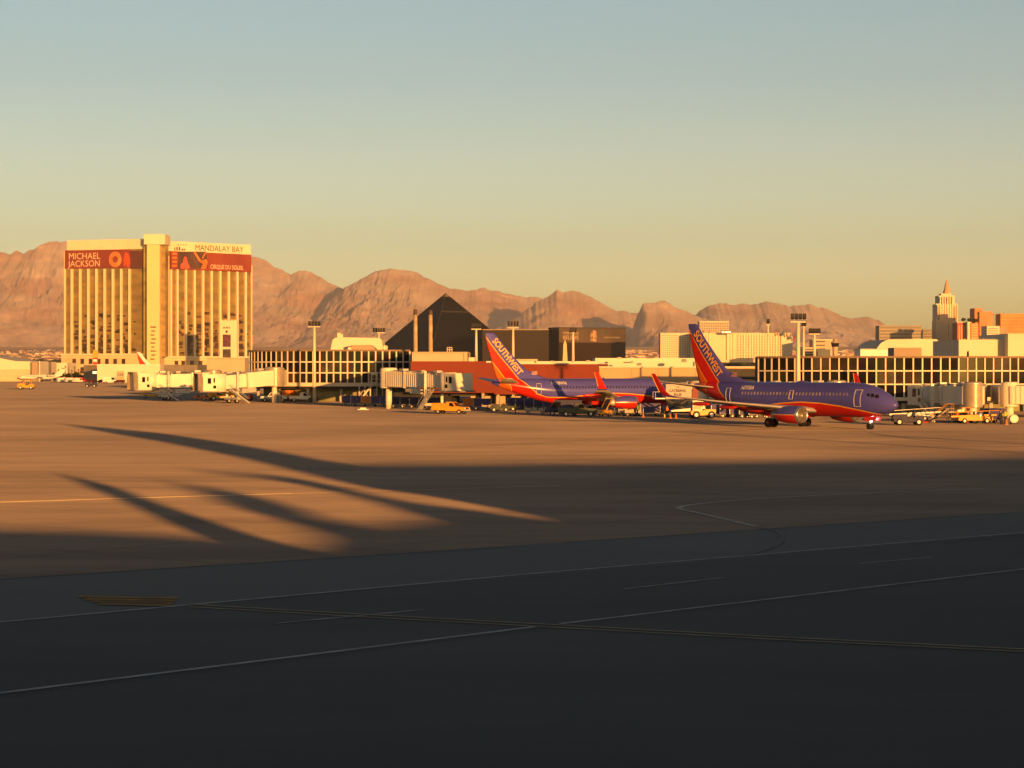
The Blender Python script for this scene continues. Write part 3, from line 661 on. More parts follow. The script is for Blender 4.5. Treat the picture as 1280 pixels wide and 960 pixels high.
for sx in (1172.8, 1193.8): b = MB(); b.box(WX(sx-3.6, YE), WX(sx+3.2, YE), YE-2.4, YE-1.2, WZ(401.4, YE), WZ(400, YE)); b.box(WX(sx-3.6, YE), WX(sx+3.2, YE), YE-2.4, YE-1.2, WZ(381, YE), WZ(379.6, YE)); b.build('shoulder_cornice', ivory, t)
# ---- skyline right of it
block('red_ribbed_tower', 'dark red tower with pale vertical ribs right of the spired tower', 'tower', 1196.5, 1214, 403, 2750, mat('red_brick_tower', (.38, .10, .045), .8, var=.08), bot=470, rows=1, cols=5, inset=(1, 1, 3.5, 40), wf=.3, hf=1., wm=ochre, wname='rib', cap=ochre)
block('slim_cream_tower', 'slim cream tower edge between the red ribbed tower and the coral tower', 'tower', 1209.5, 1212.5, 402.2, 2740, ivory, bot=470)
block('coral_tower', 'tall coral tower with banded windows, tallest of the coloured towers at right', 'tower', 1224.5, 1240.6, 389.4, 2800, pink, bot=470, rows=12, cols=2, inset=(1.6, 6.8, 6, 42), wf=.8, hf=.35, wm=mat('coral_window', (.30, .09, .045), .5))
block('coral_tower_core', 'coral lift core rising beside the coral tower', 'tower', 1218.4, 1228, 385.2, 2805, mat('coral_core', (.62, .22, .12), .8), bot=470)
block('coral_wing', 'lower coral wing with pale window bands left of the coral tower', 'tower', 1213.5, 1223, 404, 2790, pink, bot=470, band=7, inset=(.8, .8, 2, 42), hf=.3, wm=ochre)
block('dark_slate_slab', 'dark blue slab tower between the coral and orange towers', 'tower', 1238, 1256, 391.2, 3000, slate, bot=470)
block('orange_tower', 'broad orange tower at the right edge of the photo', 'tower', 1250.8, 1300, 392.2, 2850, mat('orange_render', (.58, .24, .085), .8, var=.12, scale=.06), bot=470, rows=5, cols=14, inset=(2, 2, 3, 54), wf=.4, hf=.35, wm=mat('orange_window', (.32, .10, .05), .5))
block('small_cream_block', 'small cream block with dark window bands in front of the coral tower', 'tower', 1233.6, 1249.4, 408, 2500, ivory, bot=470, band=5, inset=(.8, 2, 2.4, 46), hf=.4, cap=ivory)
block('grey_plain_block', 'grey windowless block right of the small cream block', 'tower', 1249.6, 1258.6, 409, 2510, dtan, bot=470)  # one even dark tan colour
for i, (x, y, r) in enumerate(((1204, 399.6, 3), (1212, 400, 3.2), (1218.6, 400.6, 3.6))):
    t = thing('roof_tree', ['leftmost', 'middle', 'rightmost'][i]+' of three dark trees on top of the red ribbed tower', 'tree', (WX(x, 2760), 2760, WZ(403.5, 2760)), 0, 'trees on the red tower roof')
    blob(x, 2760, y, r, leafm, t, 'crown', 30+i, .7, 160, .35)
    b = MB(); b.tube([P(x, 404, 2760), P(x, y, 2760)], .5, 6); b.build('trunk', barkm, t)

# ---- far suburb, too many to count
sub = MB(); rr = random.Random(5); 
for i in range(2600):
    Y = 4200+rr.random()*7200; px = -60+rr.random()*1400; x = WX(px, Y); z = floor_z(Y); s = 4+rr.random()*6
    sub.box(x-s, x+s, Y, Y+s, z-2, z+2+rr.random()*3, rr.choice((0, 0, 1, 2)))
tag(sub.build('far_suburb', [tan, mat('suburb_pink', (.46, .26, .20), .9), offw]), 'countless tiny pale houses spread over the valley floor at the foot of the mountains', 'houses', None, 'stuff')
sub = MB()
for i in range(2200):
    Y = 2600+rr.random()*1900; px = -60+rr.random()*1400; x = WX(px, Y); z = floor_z(Y); s = 5+rr.random()*7
    c = Vector((x, Y, z+2+rr.random()*5))
    for q in range(5):
        u = Vector((rr.gauss(0, 1), rr.gauss(0, .6), rr.gauss(0, .8))).normalized()*s*.6; w = u.orthogonal().normalized()*s*.5; c2_ = c+Vector((rr.gauss(0, s*.5), 0, rr.gauss(0, 1.5)))
        sub.add([c2_+u, c2_+w, c2_-u, c2_-w], [(0, 1, 2, 3)])
tag(sub.build('far_tree_belt', leafm), 'dark belt of far trees between the valley houses and the airport edge', 'trees', None, 'stuff')

# ---- left edge: hangar, low buildings, palms
Yh = 1090.
t = thing('hangar', 'cream aircraft hangar with a sloping roof at the left edge of the photo', 'hangar', (WX(10, Yh), Yh, 0))
b = MB(); b.prism([P(x, y, Yh) for x, y in ((-60, 440), (-8, 446), (8, 449.4), (20, 451.4), (39.4, 452), (39.4, 477.3), (-60, 477.3))], (0, 60, 0)); b.build('wall', ivory, t)
b = MB(); b.slab(-40, 38.2, 461.5, 477, (WX(-40, Yh), Yh), (WX(40, Yh), Yh), .5, .6); b.build('hangar_door', mat('hangar_door_tan', (.56, .44, .28), .7, var=.04), t)
block('hangar_grey_side', 'dark tan right side of the cream hangar, drawn as a separate block', 'building', 39.5, 48.2, 452, Yh-4, dtan, bot=477.2, depth=30)  # the hangar's grey side, built as its own darker block
block('hangar_pale_edge', 'narrow bright edge of the hangar side, drawn as a separate strip', 'building', 48.4, 50, 451.6, Yh-6, ivory, bot=477.2, depth=20)  # pale edge of the hangar side, built as its own strip
block('low_white_building', 'low white building behind the palms at far left', 'building', 50.4, 84, 453.5, 1500, ivory, bot=473, depth=30)
block('small_white_hut', 'small white hut behind the parked white jet', 'building', 50.6, 60.5, 465.6, 1120, ivory, bot=477, depth=8)
block('cargo_grey_side', 'grey left side of the cargo building right of the palms, a separate block', 'building', 104.5, 121, 456.4, 1060, dtan, bot=478, depth=50, tilt=-8)  # darker left side of the cargo building, built as its own block
t, A, B = block('cargo_building', 'long cream cargo building in front of the gold hotel podium', 'building', 121.5, 200, 456, 1000, offw, bot=478.3, depth=50, rows=1, cols=1, inset=(24, 44, 7, 1), wf=.9, hf=.9, wm=tan, wname='loading_door', cap=white)
b = MB(); 
for i in range(3): b.slab(147.6+i*2.6, 149.4+i*2.6, 466.6, 470, A, B, .5, .5)
b.build('window', grey, t)
t = thing('lit_wall_sign', 'small bright sign on the grey side of the cargo building right of the palms', 'sign', (WX(118, 1015), 1015, WZ(468, 1015)))
b = MB(); b.slab(116, 120.4, 464.2, 467, (WX(110, 1016), 1016.), (WX(130, 1016), 1016.), 0, .6); b.build('sign_face', lamp_y, t)
t, A, B = block('grey_flat_shed', 'low grey flat roofed shed behind the left jet bridges', 'shed', 205, 247, 456, 700, mat('shed_grey', (.20, .17, .14), .85), bot=474, depth=30)
t, A, B = block('tan_flat_shed', 'tan flat roofed shed between the gold hotel and the left concourse', 'shed', 258.6, 306, 447.6, 620, tan, bot=476, depth=30, cap=tan)
def palm(px, Y, top, lab, rs, h=None):
    x = WX(px, Y); z = WZ(top, Y); r = random.Random(rs); k = Y/F
    t = thing('palm_tree', lab, 'palm', (x, Y, 0), 0, 'palms by the far left apron edge')
    b = MB(); b.tube([(x, Y, 0), (x+r.gauss(0, .2), Y, z*.5), (x, Y, z)], [.34, .26, .22], 6); b.build('trunk', barkm, t)
    b = MB(); R = 3.2*k
    for i in range(26):
        a = r.random()*2*PI; el = r.random()*1.5-.45; L = R*(.6+.4*r.random()); prev = Vector((x, Y, z)); w = .55*k
        d = Vector((math.cos(a)*math.cos(el), math.sin(a)*math.cos(el), math.sin(el)))
        side = d.cross(UZ).normalized()*w*.5; pts = []
        for q in range(5):
            u = q/4; c = Vector((x, Y, z))+d*L*u-UZ*L*.55*u*u; ww = side*(1-u*.85); pts += [c-ww, c+ww]
        b.add(pts, [(2*q, 2*q+1, 2*q+3, 2*q+2) for q in range(4)])
    b.build('crown', leafm, t)
pl = [(53, 461), (59.5, 457.5), (62.5, 460), (66, 463), (70, 456.5), (73, 462), (78, 461), (82, 457.5), (86, 460), (90, 463), (93.5, 459), (98, 462), (101, 464)]
for i, (x, y) in enumerate(pl):
    palm(x, 1150+(i*37) % 60, y, ('tall' if y < 459 else 'short' if y > 461.5 else 'middling')+' shaggy palm number %d from the left by the far apron edge' % (i+1), i)
for i, (x, y, r) in enumerate(((56, 468, 4), (66, 470, 5), (76, 469, 5), (85, 470, 4.5), (95, 469, 5), (101, 471, 3.6))):
    t = thing('shrub', 'dark green shrub number %d from the left under the palms' % (i+1), 'shrub', (WX(x, 1140), 1140, 0), 0, 'shrubs under the palms')
    blob(x, 1140, y, r, leafm, t, 'foliage', 60+i, .8, 260, .3)
# ================================================================== terminal and concourses
frame_m = mat('ivory_mullion', (.68, .57, .42), .5, var=.04)
roofe = mat('brown_roof_edge', (.22, .15, .10), .7, var=.1, scale=1)
YL = 433.; dW = 1.46
GL = [dglass, dglass, mat('brown_glass', (.035, .022, .014), .10, var=.3, scale=.5, spec=.2), dglass, mat('olive_glass', (.025, .026, .014), .07, var=.3, scale=.5, spec=.22), mat('drawn_blind_glass', (.06, .045, .03), .2, var=.3, scale=.5, spec=.18), dglass, dglass]
def concourse(name, label, start, Yc, nL, nR, angL, angR, ztop, zs, base_z, z_under):
    # facade polyline of 1.46 m bays from a middle column outwards
    pts = [(WX(start, Yc), Yc)]
    x, y = pts[0]; left = []
    for k in range(nL):
        a = math.radians(angL(k)); x -= dW*math.cos(a); y += dW*math.sin(a); left.append((x, y))
    x, y = pts[0]; right = []
    for k in range(nR):
        a = math.radians(angR(k)); x += dW*math.cos(a); y += dW*math.sin(a); right.append((x, y))
    line_ = left[::-1]+pts+right
    t = thing(name, label, 'concourse', (pts[0][0], pts[0][1], 0))
    D = 22.
    def off(i, d):
        p = Vector(line_[i]); q = Vector(line_[min(i+1, len(line_)-1)]); r_ = Vector(line_[max(i-1, 0)]); u = (q-r_).normalized(); n = Vector((u.y, -u.x))
        if n.y > 0: n = -n
        return p+n*d
    poly = [off(i, 0) for i in range(len(line_))]
    xl, xr = poly[0], poly[-1]
    back = [(xr[0]-2, xr[1]+D), (xl[0]+2, xl[1]+D)]
    # window panes: every pane a part
    rows = len(zs)-1; cnt = 0; extra = MB()
    for i in range(len(line_)-1):
        a, c = poly[i], poly[i+1]
        for r in range(rows):
            u0, u1 = a+(c-a)*.02, a+(c-a)*.98
            b = MB() if cnt < 100 else extra
            b.add([(u0.x, u0.y, zs[r]+.03), (u1.x, u1.y, zs[r]+.03), (u1.x, u1.y, zs[r+1]-.03), (u0.x, u0.y, zs[r+1]-.03)], [(0, 1, 2, 3)])
            if cnt < 100: b.build('window_pane', GL[(cnt*7+cnt//5*3) % len(GL)], t)
            cnt += 1
    if cnt > 100: e = extra.build('window_pane', dglass, t); e['kind'] = 'stuff'
    b = MB()
    for i in range(len(line_)):
        p, q = off(i, .12), off(i, -.05); u = (q-p).normalized(); s_ = Vector((-u.y, u.x))*(.14 if Yc > 400 else .105)
        b.foot([p+s_, p-s_, q-s_, q+s_], base_z, zs[-1])
    b.build('mullion', frame_m, t)
    for z in zs[1:-1]:
        b = MB(); f = [off(i, .16) for i in range(len(line_))]; g = [off(i, -.05) for i in range(len(line_))]
        b.foot([*f, *g[::-1]], z-(.13 if Yc > 400 else .10), z+(.13 if Yc > 400 else .10)); b.build('transom', frame_m, t)
    b = MB(); f = [off(i, .35) for i in range(len(line_))]; b.foot([*f, *back], zs[-1], ztop); b.build('roof_edge', roofe, t)
    b = MB(); f = [off(i, .22) for i in range(len(line_))]; b.foot([*f, *back], base_z, zs[0]); b.build('floor_band', frame_m, t)
    b = MB(); f = [off(i, -.6) for i in range(len(line_))]; b.foot([*f, *back], zs[0], zs[-1]-.02); b.build('interior', mat('dark_interior', (.03, .022, .018), .9), t)
    b = MB(); f = [off(i, -.3) for i in range(len(line_))]; b.foot([*f, *back], z_under, base_z); b.build('soffit', dark, t)  # dark colour stands for the shadow under the floor band
    b = MB(); f = [off(i, -3.2) for i in range(len(line_))]; b.foot([*f, *back], 0, z_under); b.build('ground_storey_wall', olive, t)
    for i in range(2, len(line_)-1, 5):
        p = off(i, -.9); b = MB(); b.box(p.x-.28, p.x+.28, p.y-.28, p.y+.28, 0, z_under); b.build('column', conc, t)
    return t, line_, off
k = YL/F
zt = WZ(437.0, YL)
tL, lineL, offL = concourse('left_concourse', 'long dark glazed concourse with ivory grid mullions left of the red wall', 452, YL, 20, 7, lambda k: 68*(k/20.)**1.5, lambda k: 8+k*2., zt, [WZ(478.4, YL), WZ(466, YL), WZ(452.4, YL), WZ(439, YL)], WZ(483, YL), WZ(486, YL))
YR = 330.
tR, lineR, offR = concourse('right_concourse', 'dark glazed concourse with ivory grid mullions behind the right airliner and jet bridges', 1130, YR, 17, 19, lambda k: 56*(k/17.)**1.3, lambda k: 30*(k/19.)**1.2, WZ(445.0, YR), [WZ(496.6, YR), WZ(480.4, YR), WZ(463.6, YR), WZ(447.4, YR)], WZ(501, YR), WZ(504, YR))
# sliding door box at the foot of the left concourse
t = thing('stair_doorway', 'bright framed doorway box on the left concourse above the zigzag stair', 'doorway', (WX(467, YL), YL-2, 0))
b = MB(); b.slab(463.6, 471.6, 465.6, 480, (WX(460, YL-2), YL-2), (WX(480, YL-2), YL-2), 0, 3); b.build('frame', frame_m, t)
b = MB(); b.slab(465.2, 469.4, 468.6, 477.6, (WX(460, YL-2), YL-2), (WX(480, YL-2), YL-2), .05, .5); b.build('door', dglass, t)
# zigzag stair
t = thing('zigzag_stair', 'ivory steel stair climbing to the doorway of the left concourse', 'stair', (WX(455, 425), 425, 0))
Ya = 425.
b = MB()
b.bar(P(448, 503, Ya), P(466, 480, Ya), .9, .35); b.build('stair_flight', frame_m, t)
b = MB(); b.bar(P(466, 480.3, Ya), P(478, 480.3, Ya), 1.4, .2); b.build('landing', frame_m, t)
for x in (449, 456, 463, 471, 478):
    b = MB(); b.bar(P(x, 506, Ya), P(x, 479, Ya), .22, .22); b.build('post', frame_m, t)
b = MB(); b.tube([P(447, 497, Ya-.5), P(465, 474, Ya-.5), P(478, 474.5, Ya-.5)], .07, 6); b.build('handrail', frame_m, t)
b = MB(); b.tube([P(449, 488, Ya+.6), P(456, 503, Ya+.6)], .06, 6); b.tube([P(456, 488, Ya+.6), P(463, 503, Ya+.6)], .06, 6); b.build('brace', frame_m, t)
# white penthouse on the left concourse
t = thing('roof_penthouse', 'white tapered penthouse with dish antennas on the left concourse roof', 'penthouse', (WX(446, 446), 446, zt))
b = MB(); Yp = 446.
def box_px(b, poly, Y, dep): return b.prism([P(x, y, Y) for x, y in poly], (0, dep, 0))
box_px(b, [(413, 438), (416, 424.4), (419, 422.4), (425, 421.6), (474, 422.6), (477.4, 425), (479.4, 438)], Yp, 9); b.build('shell', offw, t)
b = MB(); box_px(b, [(439, 438), (439, 431.2), (464, 431.2), (468.4, 434.8), (468.4, 438)], Yp-5, 4); b.build('annex', dtan, t)
for (x, y, r) in ((437.4, 436, 2.6), (482, 434.6, 3.0)):
    c = P(x, y, Yp-6); R = r*Yp/F; b = MB()
    b.rings([[c+Vector((math.cos(a*PI/8)*R*q, -.5*R*(1-q*q)*-1-.2, math.sin(a*PI/8)*R*q)) for a in range(16)] for q in (.05, .4, .7, 1.)], cap=False)
    b.build('dish', offw, t)
    b = MB(); b.tube([c, c-Vector((0, -.4, R*1.3))], .08, 6); b.build('dish_mount', grey, t)
b = MB(); b.tube([P(424, 422, Yp+2), P(424, 403.6, Yp+2)], .05, 6); b.build('antenna', grey, t)
b = MB(); b.obox(P(424, 419, Yp+2), (.35, 0, 0), (0, .3, 0), (0, 0, .5)); b.obox(P(427.6, 420, Yp+2), (.2, 0, 0), (0, .2, 0), (0, 0, .4)); b.build('roof_unit', frame_m, t)
# chimneys
for i, x in enumerate((519.3, 538.2)):
    t = thing('chimney', ['left', 'right'][i]+' one of two tall pale chimneys with dark caps before the pyramid', 'chimney', (WX(x, 428), 428, 0), 0, 'tall chimneys before the pyramid')
    b = MB(); b.rings(lathe_at(x, 428, [(2.7, 446), (2.4, 393.5)], 14)); b.build('stack', mat('chimney_stone', (.46, .34, .22), .9, var=.2, scale=.8), t, True)
    b = MB(); b.rings(lathe_at(x, 428, [(2.5, 393.5), (2.4, 387.2+i), (1.7, 386.6+i)], 14)); b.build('cap', mat('chimney_cap', (.09, .06, .045), .8), t)
# tan upper block and red block
YM = 412.
t, A, B = block('tan_upper_terminal', 'tan windowless upper terminal block above the left end of the red wall', 'terminal', 515, 585, 440.4, YM, tan, bot=456, depth=24, cap=tan)
b = MB(); b.slab(580, 585, 441.5, 456, A, B, .3, 6); b.build('corner_bay', tan, t)
t = thing('red_terminal', 'long windowless brick red terminal wall standing on columns behind the left airliner', 'terminal', (WX(630, 405), 405, 0))
A, B = (WX(513, 405), 405.), (WX(748, 400), 400.)
b = MB(); b.slab(513.6, 618, 451.6, 491, A, B, 0, 20); b.slab(618, 748, 455.2, 493, A, B, 0, 20); b.build('wall', redw, t)
b = MB(); b.slab(622, 748, 453.6, 455.2, A, B, .3, 21); b.build('roof_edge', offw, t)
b = MB(); b.slab(608, 614, 451.4, 453.2, A, B, .35, 2); b.slab(616, 618, 451.6, 453.2, A, B, .35, 2); b.build('roof_lamp', lamp_y if 0 else white, t)
for x in (603, 622, 641, 660, 690, 720, 745):
    b = MB(); b.slab(x-1.4, x+1.4, 491, 509.5, A, B, -.5, 1.2); b.build('column', conc, t)
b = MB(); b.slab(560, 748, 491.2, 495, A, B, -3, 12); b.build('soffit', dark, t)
b = MB(); b.slab(585, 748, 495, 510, A, B, -3.4, 10); b.build('ground_storey_wall', tan, t)
rects = [(lambda b, x=x: b.slab(x, x+3.2, 494.6, 509, A, B, -3.1, .5)) for x in (596, 612, 630, 650, 654, 672)]
windows(rects, t, dark, 'doorway')
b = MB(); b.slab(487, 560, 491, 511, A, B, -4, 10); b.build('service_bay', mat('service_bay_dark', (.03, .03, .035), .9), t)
for x in (521, 566.5):
    b = MB(); b.slab(x, x+2.4, 486, 510, (A[0], 418), (B[0], 418), 0, .8); b.build('column', conc, t)
b = MB(); b.obox(P(587.6, 450, 418), (1, 0, 0), (0, 1, 0), (0, 0, .5)); b.build('roof_unit', offw, t)
t = thing('roof_scaffold_sign', 'small lattice frame on the tan upper terminal block', 'roof frame', (WX(562, 416), 416, zt))
for x in (559, 562, 565): b = MB(); b.bar(P(x, 440.4, 416), P(x, 434, 416), .1, .1); b.build('post', frame_m, t)
for y in (434.2, 437): b = MB(); b.bar(P(559, y, 416), P(565, y, 416), .1, .1); b.build('rail', frame_m, t)
# beige block to the right of the red wall
t, A, B = block('beige_terminal', 'beige windowless terminal block between the red wall and the right airliner fin', 'terminal', 748.4, 952, 459.4, 402, mat('beige_render', (.50, .34, .20), .85, var=.08, scale=.15), bot=508, depth=20)
b = MB(); b.slab(748.4, 952, 458, 459.6, A, B, .5, 21); b.build('roof_edge', offw, t)
b = MB(); b.slab(905, 952, 461, 474, A, B, .4, 1); b.build('recess_panel', dark, t)
for x in (790, 823, 870):
    b = MB(); b.slab(x, x+.5, 461, 500, A, B, .15, .3); b.build('pilaster_joint', tan, t)
# pale roofs behind
for i, (x0, x1, y0, y1, Y, lab) in enumerate(((640, 748, 451.6, 456, 470, 'low pale roof line directly above the red wall'), (744, 870, 447.6, 454.5, 520, 'broad pale flat roof left of the right airliner fin'), (760, 880, 452.2, 459, 450, 'pale lower roof step above the beige terminal block'), (620, 672, 448.8, 453, 500, 'small tan roof block behind the left airliner fin'))):
    block('pale_roof_block', lab, 'roof', x0, x1, y0, Y, offw if i != 3 else tan, bot=y1+6, depth=18)
r_ = random.Random(8)
for i, (x, y, w, h) in enumerate(((790, 452, 3, 2), (799, 454.6, 6, 2.4), (690, 451, 4, 2), (855, 449.6, 6, 3), (735, 450.5, 5, 2), (669, 452, 3, 1.6), (774, 446.6, 5, 1.6), (812, 447, 8, 1.2), (1060, 444, 5, 1.6), (1024, 445, 6, 1.2))):
    Y = 440. if x < 1000 else 338.
    t = thing('roof_unit', ['small grey-blue cooling unit beside the pale roof step', 'wide flat cooling unit on the pale roof step', 'brown roof hatch above the middle of the red wall', 'slanted grey roof light near the right airliner fin', 'low vent near the right end of the red wall', 'tiny vent above the left airliner', 'low duct on the broad pale roof', 'long duct on the broad pale roof', 'small box on the right concourse roof', 'long low box on the left end of the right concourse roof'][i], 'roof unit', (WX(x, Y), Y, WZ(y+h, Y)), 0, 'roof units')
    k = Y/F; b = MB(); b.obox(P(x, y+h/2, Y), (w*k/2, 0, 0), (0, .6, 0), (0, 0, h*k/2)); b.build('casing', grey if i % 2 else tan, t)
    b = MB(); b.obox(P(x, y-.2, Y), (w*k/2.6, 0, 0), (0, .4, 0), (0, 0, .08)); b.build('grille', dark, t)
# tan wall left underside of concourse: concrete plinth, ground level boxes
for i, (x, w, h, y, Y, m) in enumerate(((347, 7, 7, 503, 424, conc), (500, 9, 9, 507, 424, dtan), (1087, 8, 10, 520, 312, dtan))):
    t = thing('service_hut', ['small concrete hut under the left jet bridge root', 'brown hut beneath the middle of the left concourse', 'brown hut beneath the right concourse'][i], 'hut', (WX(x, Y), Y, 0))
    k = Y/F; b = MB(); b.box(WX(x, Y)-w*k/2, WX(x, Y)+w*k/2, Y, Y+3, 0, h*k*1.3); b.build('wall', m, t)
    b = MB(); b.box(WX(x, Y)-.4, WX(x, Y)+.4, Y-.06, Y, 0, 2.); b.build('door', grey, t)

# ================================================================== light masts
def mast(px, Y, ytop, ybase, heads, w, label, zb=None, ycross=None, r=.22, headm=None):
    x = WX(px, Y); zt_ = WZ(ycross or ytop+4, Y); z0 = 0 if zb is None else zb
    t = thing('light_mast', label, 'light mast', (x, Y, z0), 0, 'apron floodlight masts')
    b = MB(); b.tube([(x, Y, z0), (x, Y, zt_)], [r*1.25, r*.8], 8); b.build('pole', frame_m, t, True)
    k = Y/F
    b = MB(); b.bar((x-w*k/2, Y, zt_), (x+w*k/2, Y, zt_), .16, .16); b.build('crossbar', frame_m, t)
    for i in range(heads):
        u = -w/2+w*(i+.5)/heads; cx = x+u*k*1.05; zz = WZ(ytop+1, Y)
        b = MB(); b.obox((cx, Y-.25, zz), (w*k/heads*.40, 0, 0), (0, .35, -.12), (0, .12, .34)); b.build('floodlight', headm or dark, t)
        b = MB(); b.bar((cx, Y, zt_), (cx, Y, zz), .08, .08); b.build('bracket', grey, t)
    return t
mast(393, 424, 403.4, 500, 4, 15, 'tall white floodlight mast standing before the left concourse', ycross=408.4, r=.3)
mast(473.6, 452, 411.5, 436, 5, 15, 'short floodlight mast behind the white penthouse', zb=zt, ycross=416)
mast(595.3, 408, 406.4, 452, 5, 12.5, 'floodlight mast on the red terminal in front of the pyramid', zb=WZ(452, 408), ycross=411.5, r=.24)
mast(641.4, 410, 403.4, 455, 4, 14, 'floodlight mast just right of the left airliner fin', zb=WZ(455, 410), ycross=409.8, r=.24)
mast(716.4, 420, 411.6, 452, 3, 9, 'floodlight mast right of the obelisk before the bannered tower', zb=WZ(453, 420), ycross=414.5, r=.24)
mast(960, 420, 400.6, 462, 1, 4.5, 'slim mast with a single tilted floodlight between the fin and the right concourse', ycross=406, r=.22)
mast(997.8, 318, 394.6, 480, 4, 19, 'tallest white floodlight mast beside the left end of the right concourse', ycross=402.4, r=.32)
mast(1001.5+3, 345, 403.4, 480, 2, 6, 'thin floodlight mast close behind the tallest one', ycross=407, r=.2)
mast(1018, 352, 412.8, 446, 6, 14, 'broad headed floodlight mast on the right concourse roof', zb=WZ(446, 352), ycross=417.5, r=.24)
mast(1209.4, 300, 441.5, 505, 1, 1.6, 'thin mast with a small round head before the right concourse', ycross=443, r=.12)

# ================================================================== jet bridges
def bridge(label, rot, cab, z0, z1, w=2.9, h=2.75, mt=None, corr=False, cabang=None, cabm=None, r_rot=2.0, tube_w=(1., .9), glass_side=True, root=None, hood=True):
    """rot/cab: ground points (x,y); z0/z1 floor heights there"""
    mt = mt or cream
    R0, C0 = Vector((*rot, z0)), Vector((*cab, z1)); d = (C0-R0); L = d.length; dh = Vector((d.x, d.y, 0)).normalized(); side = Vector((-dh.y, dh.x, 0)); u = d.normalized(); up = side.cross(u)
    if up.z < 0: up = -up
    t = thing('jet_bridge', label, 'jet bridge', (*rot, 0))
    # telescoping tunnels
    segs = [(0.02, .36, 1.0), (.30, .68, .90), (.62, .97, .80)] if L > 14 else [(0.02, .55, 1.), (.45, .95, .88)]
    segs = [(a, b_, s) for a, b_, s in segs][::1]
    for a, b_, s in segs:
        s2 = 1.12-.12*segs.index((a, b_, s)) if False else s
        c = R0+d*((a+b_)/2)+up*(h/2)
        b = MB(); b.obox(c, u*(b_-a)*L/2, side*w*s2/2, up*h*s2/2)
        if corr:
            n = int((b_-a)*L/.62)
            for i in range(n):
                cc = R0+d*(a+(b_-a)*(i+.5)/n)+up*(h/2)
                b.obox(cc, u*.13, side*(w*s2/2+.07), up*(h*s2/2+.03))
        b.build('tunnel', mt, t)
        b = MB(); e = R0+d*b_+up*(h/2); b.obox(e, u*.14, side*(w*s2/2+.12), up*(h*s2/2+.14)); b.build('tunnel_collar', galv, t)
    b = MB()
    for s in (-1, 1): b.tube([R0+d*.1+side*s*w*.36+up*(h+.1), R0+d*.5+side*s*w*.36+up*(h+.25), R0+d*.9+side*s*w*.36+up*(h+.1)], .07, 6)
    b.build('roof_cable', grey, t)
    for q, sz in ((.25, .55), (.55, .4), (.8, .5)):
        b = MB(); b.obox(R0+d*q+up*(h+sz*.5), u*sz*1.2, side*sz, up*sz*.5); b.build('roof_unit', galv, t)
    # rotunda
    b = MB(); n = 20
    rr = [[Vector((rot[0]+r*math.cos(2*PI*a/n), rot[1]+r*math.sin(2*PI*a/n), z)) for a in range(n)] for r, z in [(r_rot*.8, z0-.36)]+[(r_rot+.035*math.sin(i*PI/2), z0-.35+(h+.7)*i/96) for i in range(97)]+[(r_rot*.8, z0+h+.6)]]
    b.rings(rr); b.build('rotunda', mat('satin_rotunda_metal', (.62, .50, .36), .3, .55, var=.08, scale=1) if not corr else mt, t, True)
    b = MB(); b.tube([(*rot, 0), (*rot, z0-.3)], .55, 14); b.build('rotunda_column', mt, t, True)
    if root:
        b = MB(); r3 = Vector((*root, z0)); dd = (r3-R0); b.obox((r3+R0)/2+Vector((0, 0, h/2)), dd/2, side*0+Vector((-dd.y, dd.x, 0)).normalized()*w/2, (0, 0, h/2)); b.build('link_tunnel', mt, t)
    # cab
    ca = math.atan2(dh.y, dh.x)+(cabang or 0); f = Vector((math.cos(ca), math.sin(ca), 0)); s_ = Vector((-f.y, f.x, 0))
    b = MB(); n = 16
    b.rings([[C0+f*(1.75*math.cos(2*PI*a/n))+s_*(1.75*math.sin(2*PI*a/n))+UZ*z for a in range(n)] for z in (-.3, h+.25)]); b.build('cab_turntable', mt, t, True)
    b = MB(); b.obox(C0+f*2.2+UZ*(h/2), f*1.5, s_*1.75, UZ*(h/2+.15)); b.build('cab', cabm or mt, t)
    cabo = COL.objects[-1]
    for sg in (-1, 1):
        b = MB(); b.obox(C0+f*2.3+s_*sg*1.76+UZ*(h*.62), f*.35, s_*.03, UZ*.55); b.build('cab_window', dglass, t)
        b = MB(); b.obox(C0+f*1.3+s_*sg*1.76+UZ*(h*.66), f*.16, s_*.03, UZ*.45); b.build('cab_window', dglass, t)
        b = MB(); b.obox(C0+f*1.2+s_*sg*1.76+UZ*(h*.22), f*.3, s_*.03, UZ*.3); b.build('cab_window', dglass, t)
    if hood:   # folded canopy: ribs bending over the front
        b = MB()
        for i in range(4):
            o = 3.75+i*.22; k = 1-.04*i
            pts = [C0+f*o-s_*1.8*k-UZ*.1, C0+f*o-s_*1.8*k+UZ*h*.8, C0+f*o-s_*1.4*k+UZ*(h+.25), C0+f*o+s_*1.4*k+UZ*(h+.25), C0+f*o+s_*1.8*k+UZ*h*.8, C0+f*o+s_*1.8*k-UZ*.1]
            b.tube(pts, .17, 6)
        b.build('canopy', mat('canopy_fabric', (.30, .24, .18), .9, var=.2), t)
    b = MB(); b.obox(C0+f*2.3-UZ*.25, f*2., s_*1.8, UZ*.12); b.build('cab_floor', grey, t)
    # drive legs
    q = R0+d*.74; zf = q.z-.05
    for sg in (-1, 1):
        p = q+side*sg*(w*.62)
        b = MB(); b.bar((p.x, p.y, .9), (p.x, p.y, zf+h*1.15), .42, .42); b.build('lift_column', galv, t)
    b = MB(); b.obox((q.x, q.y, .95), dh*.45, side*(w*.78), UZ*.22); b.obox((q.x, q.y, zf-.2), dh*.3, side*(w*.7), UZ*.14); b.build('crossbeam', yel if False else galv, t)
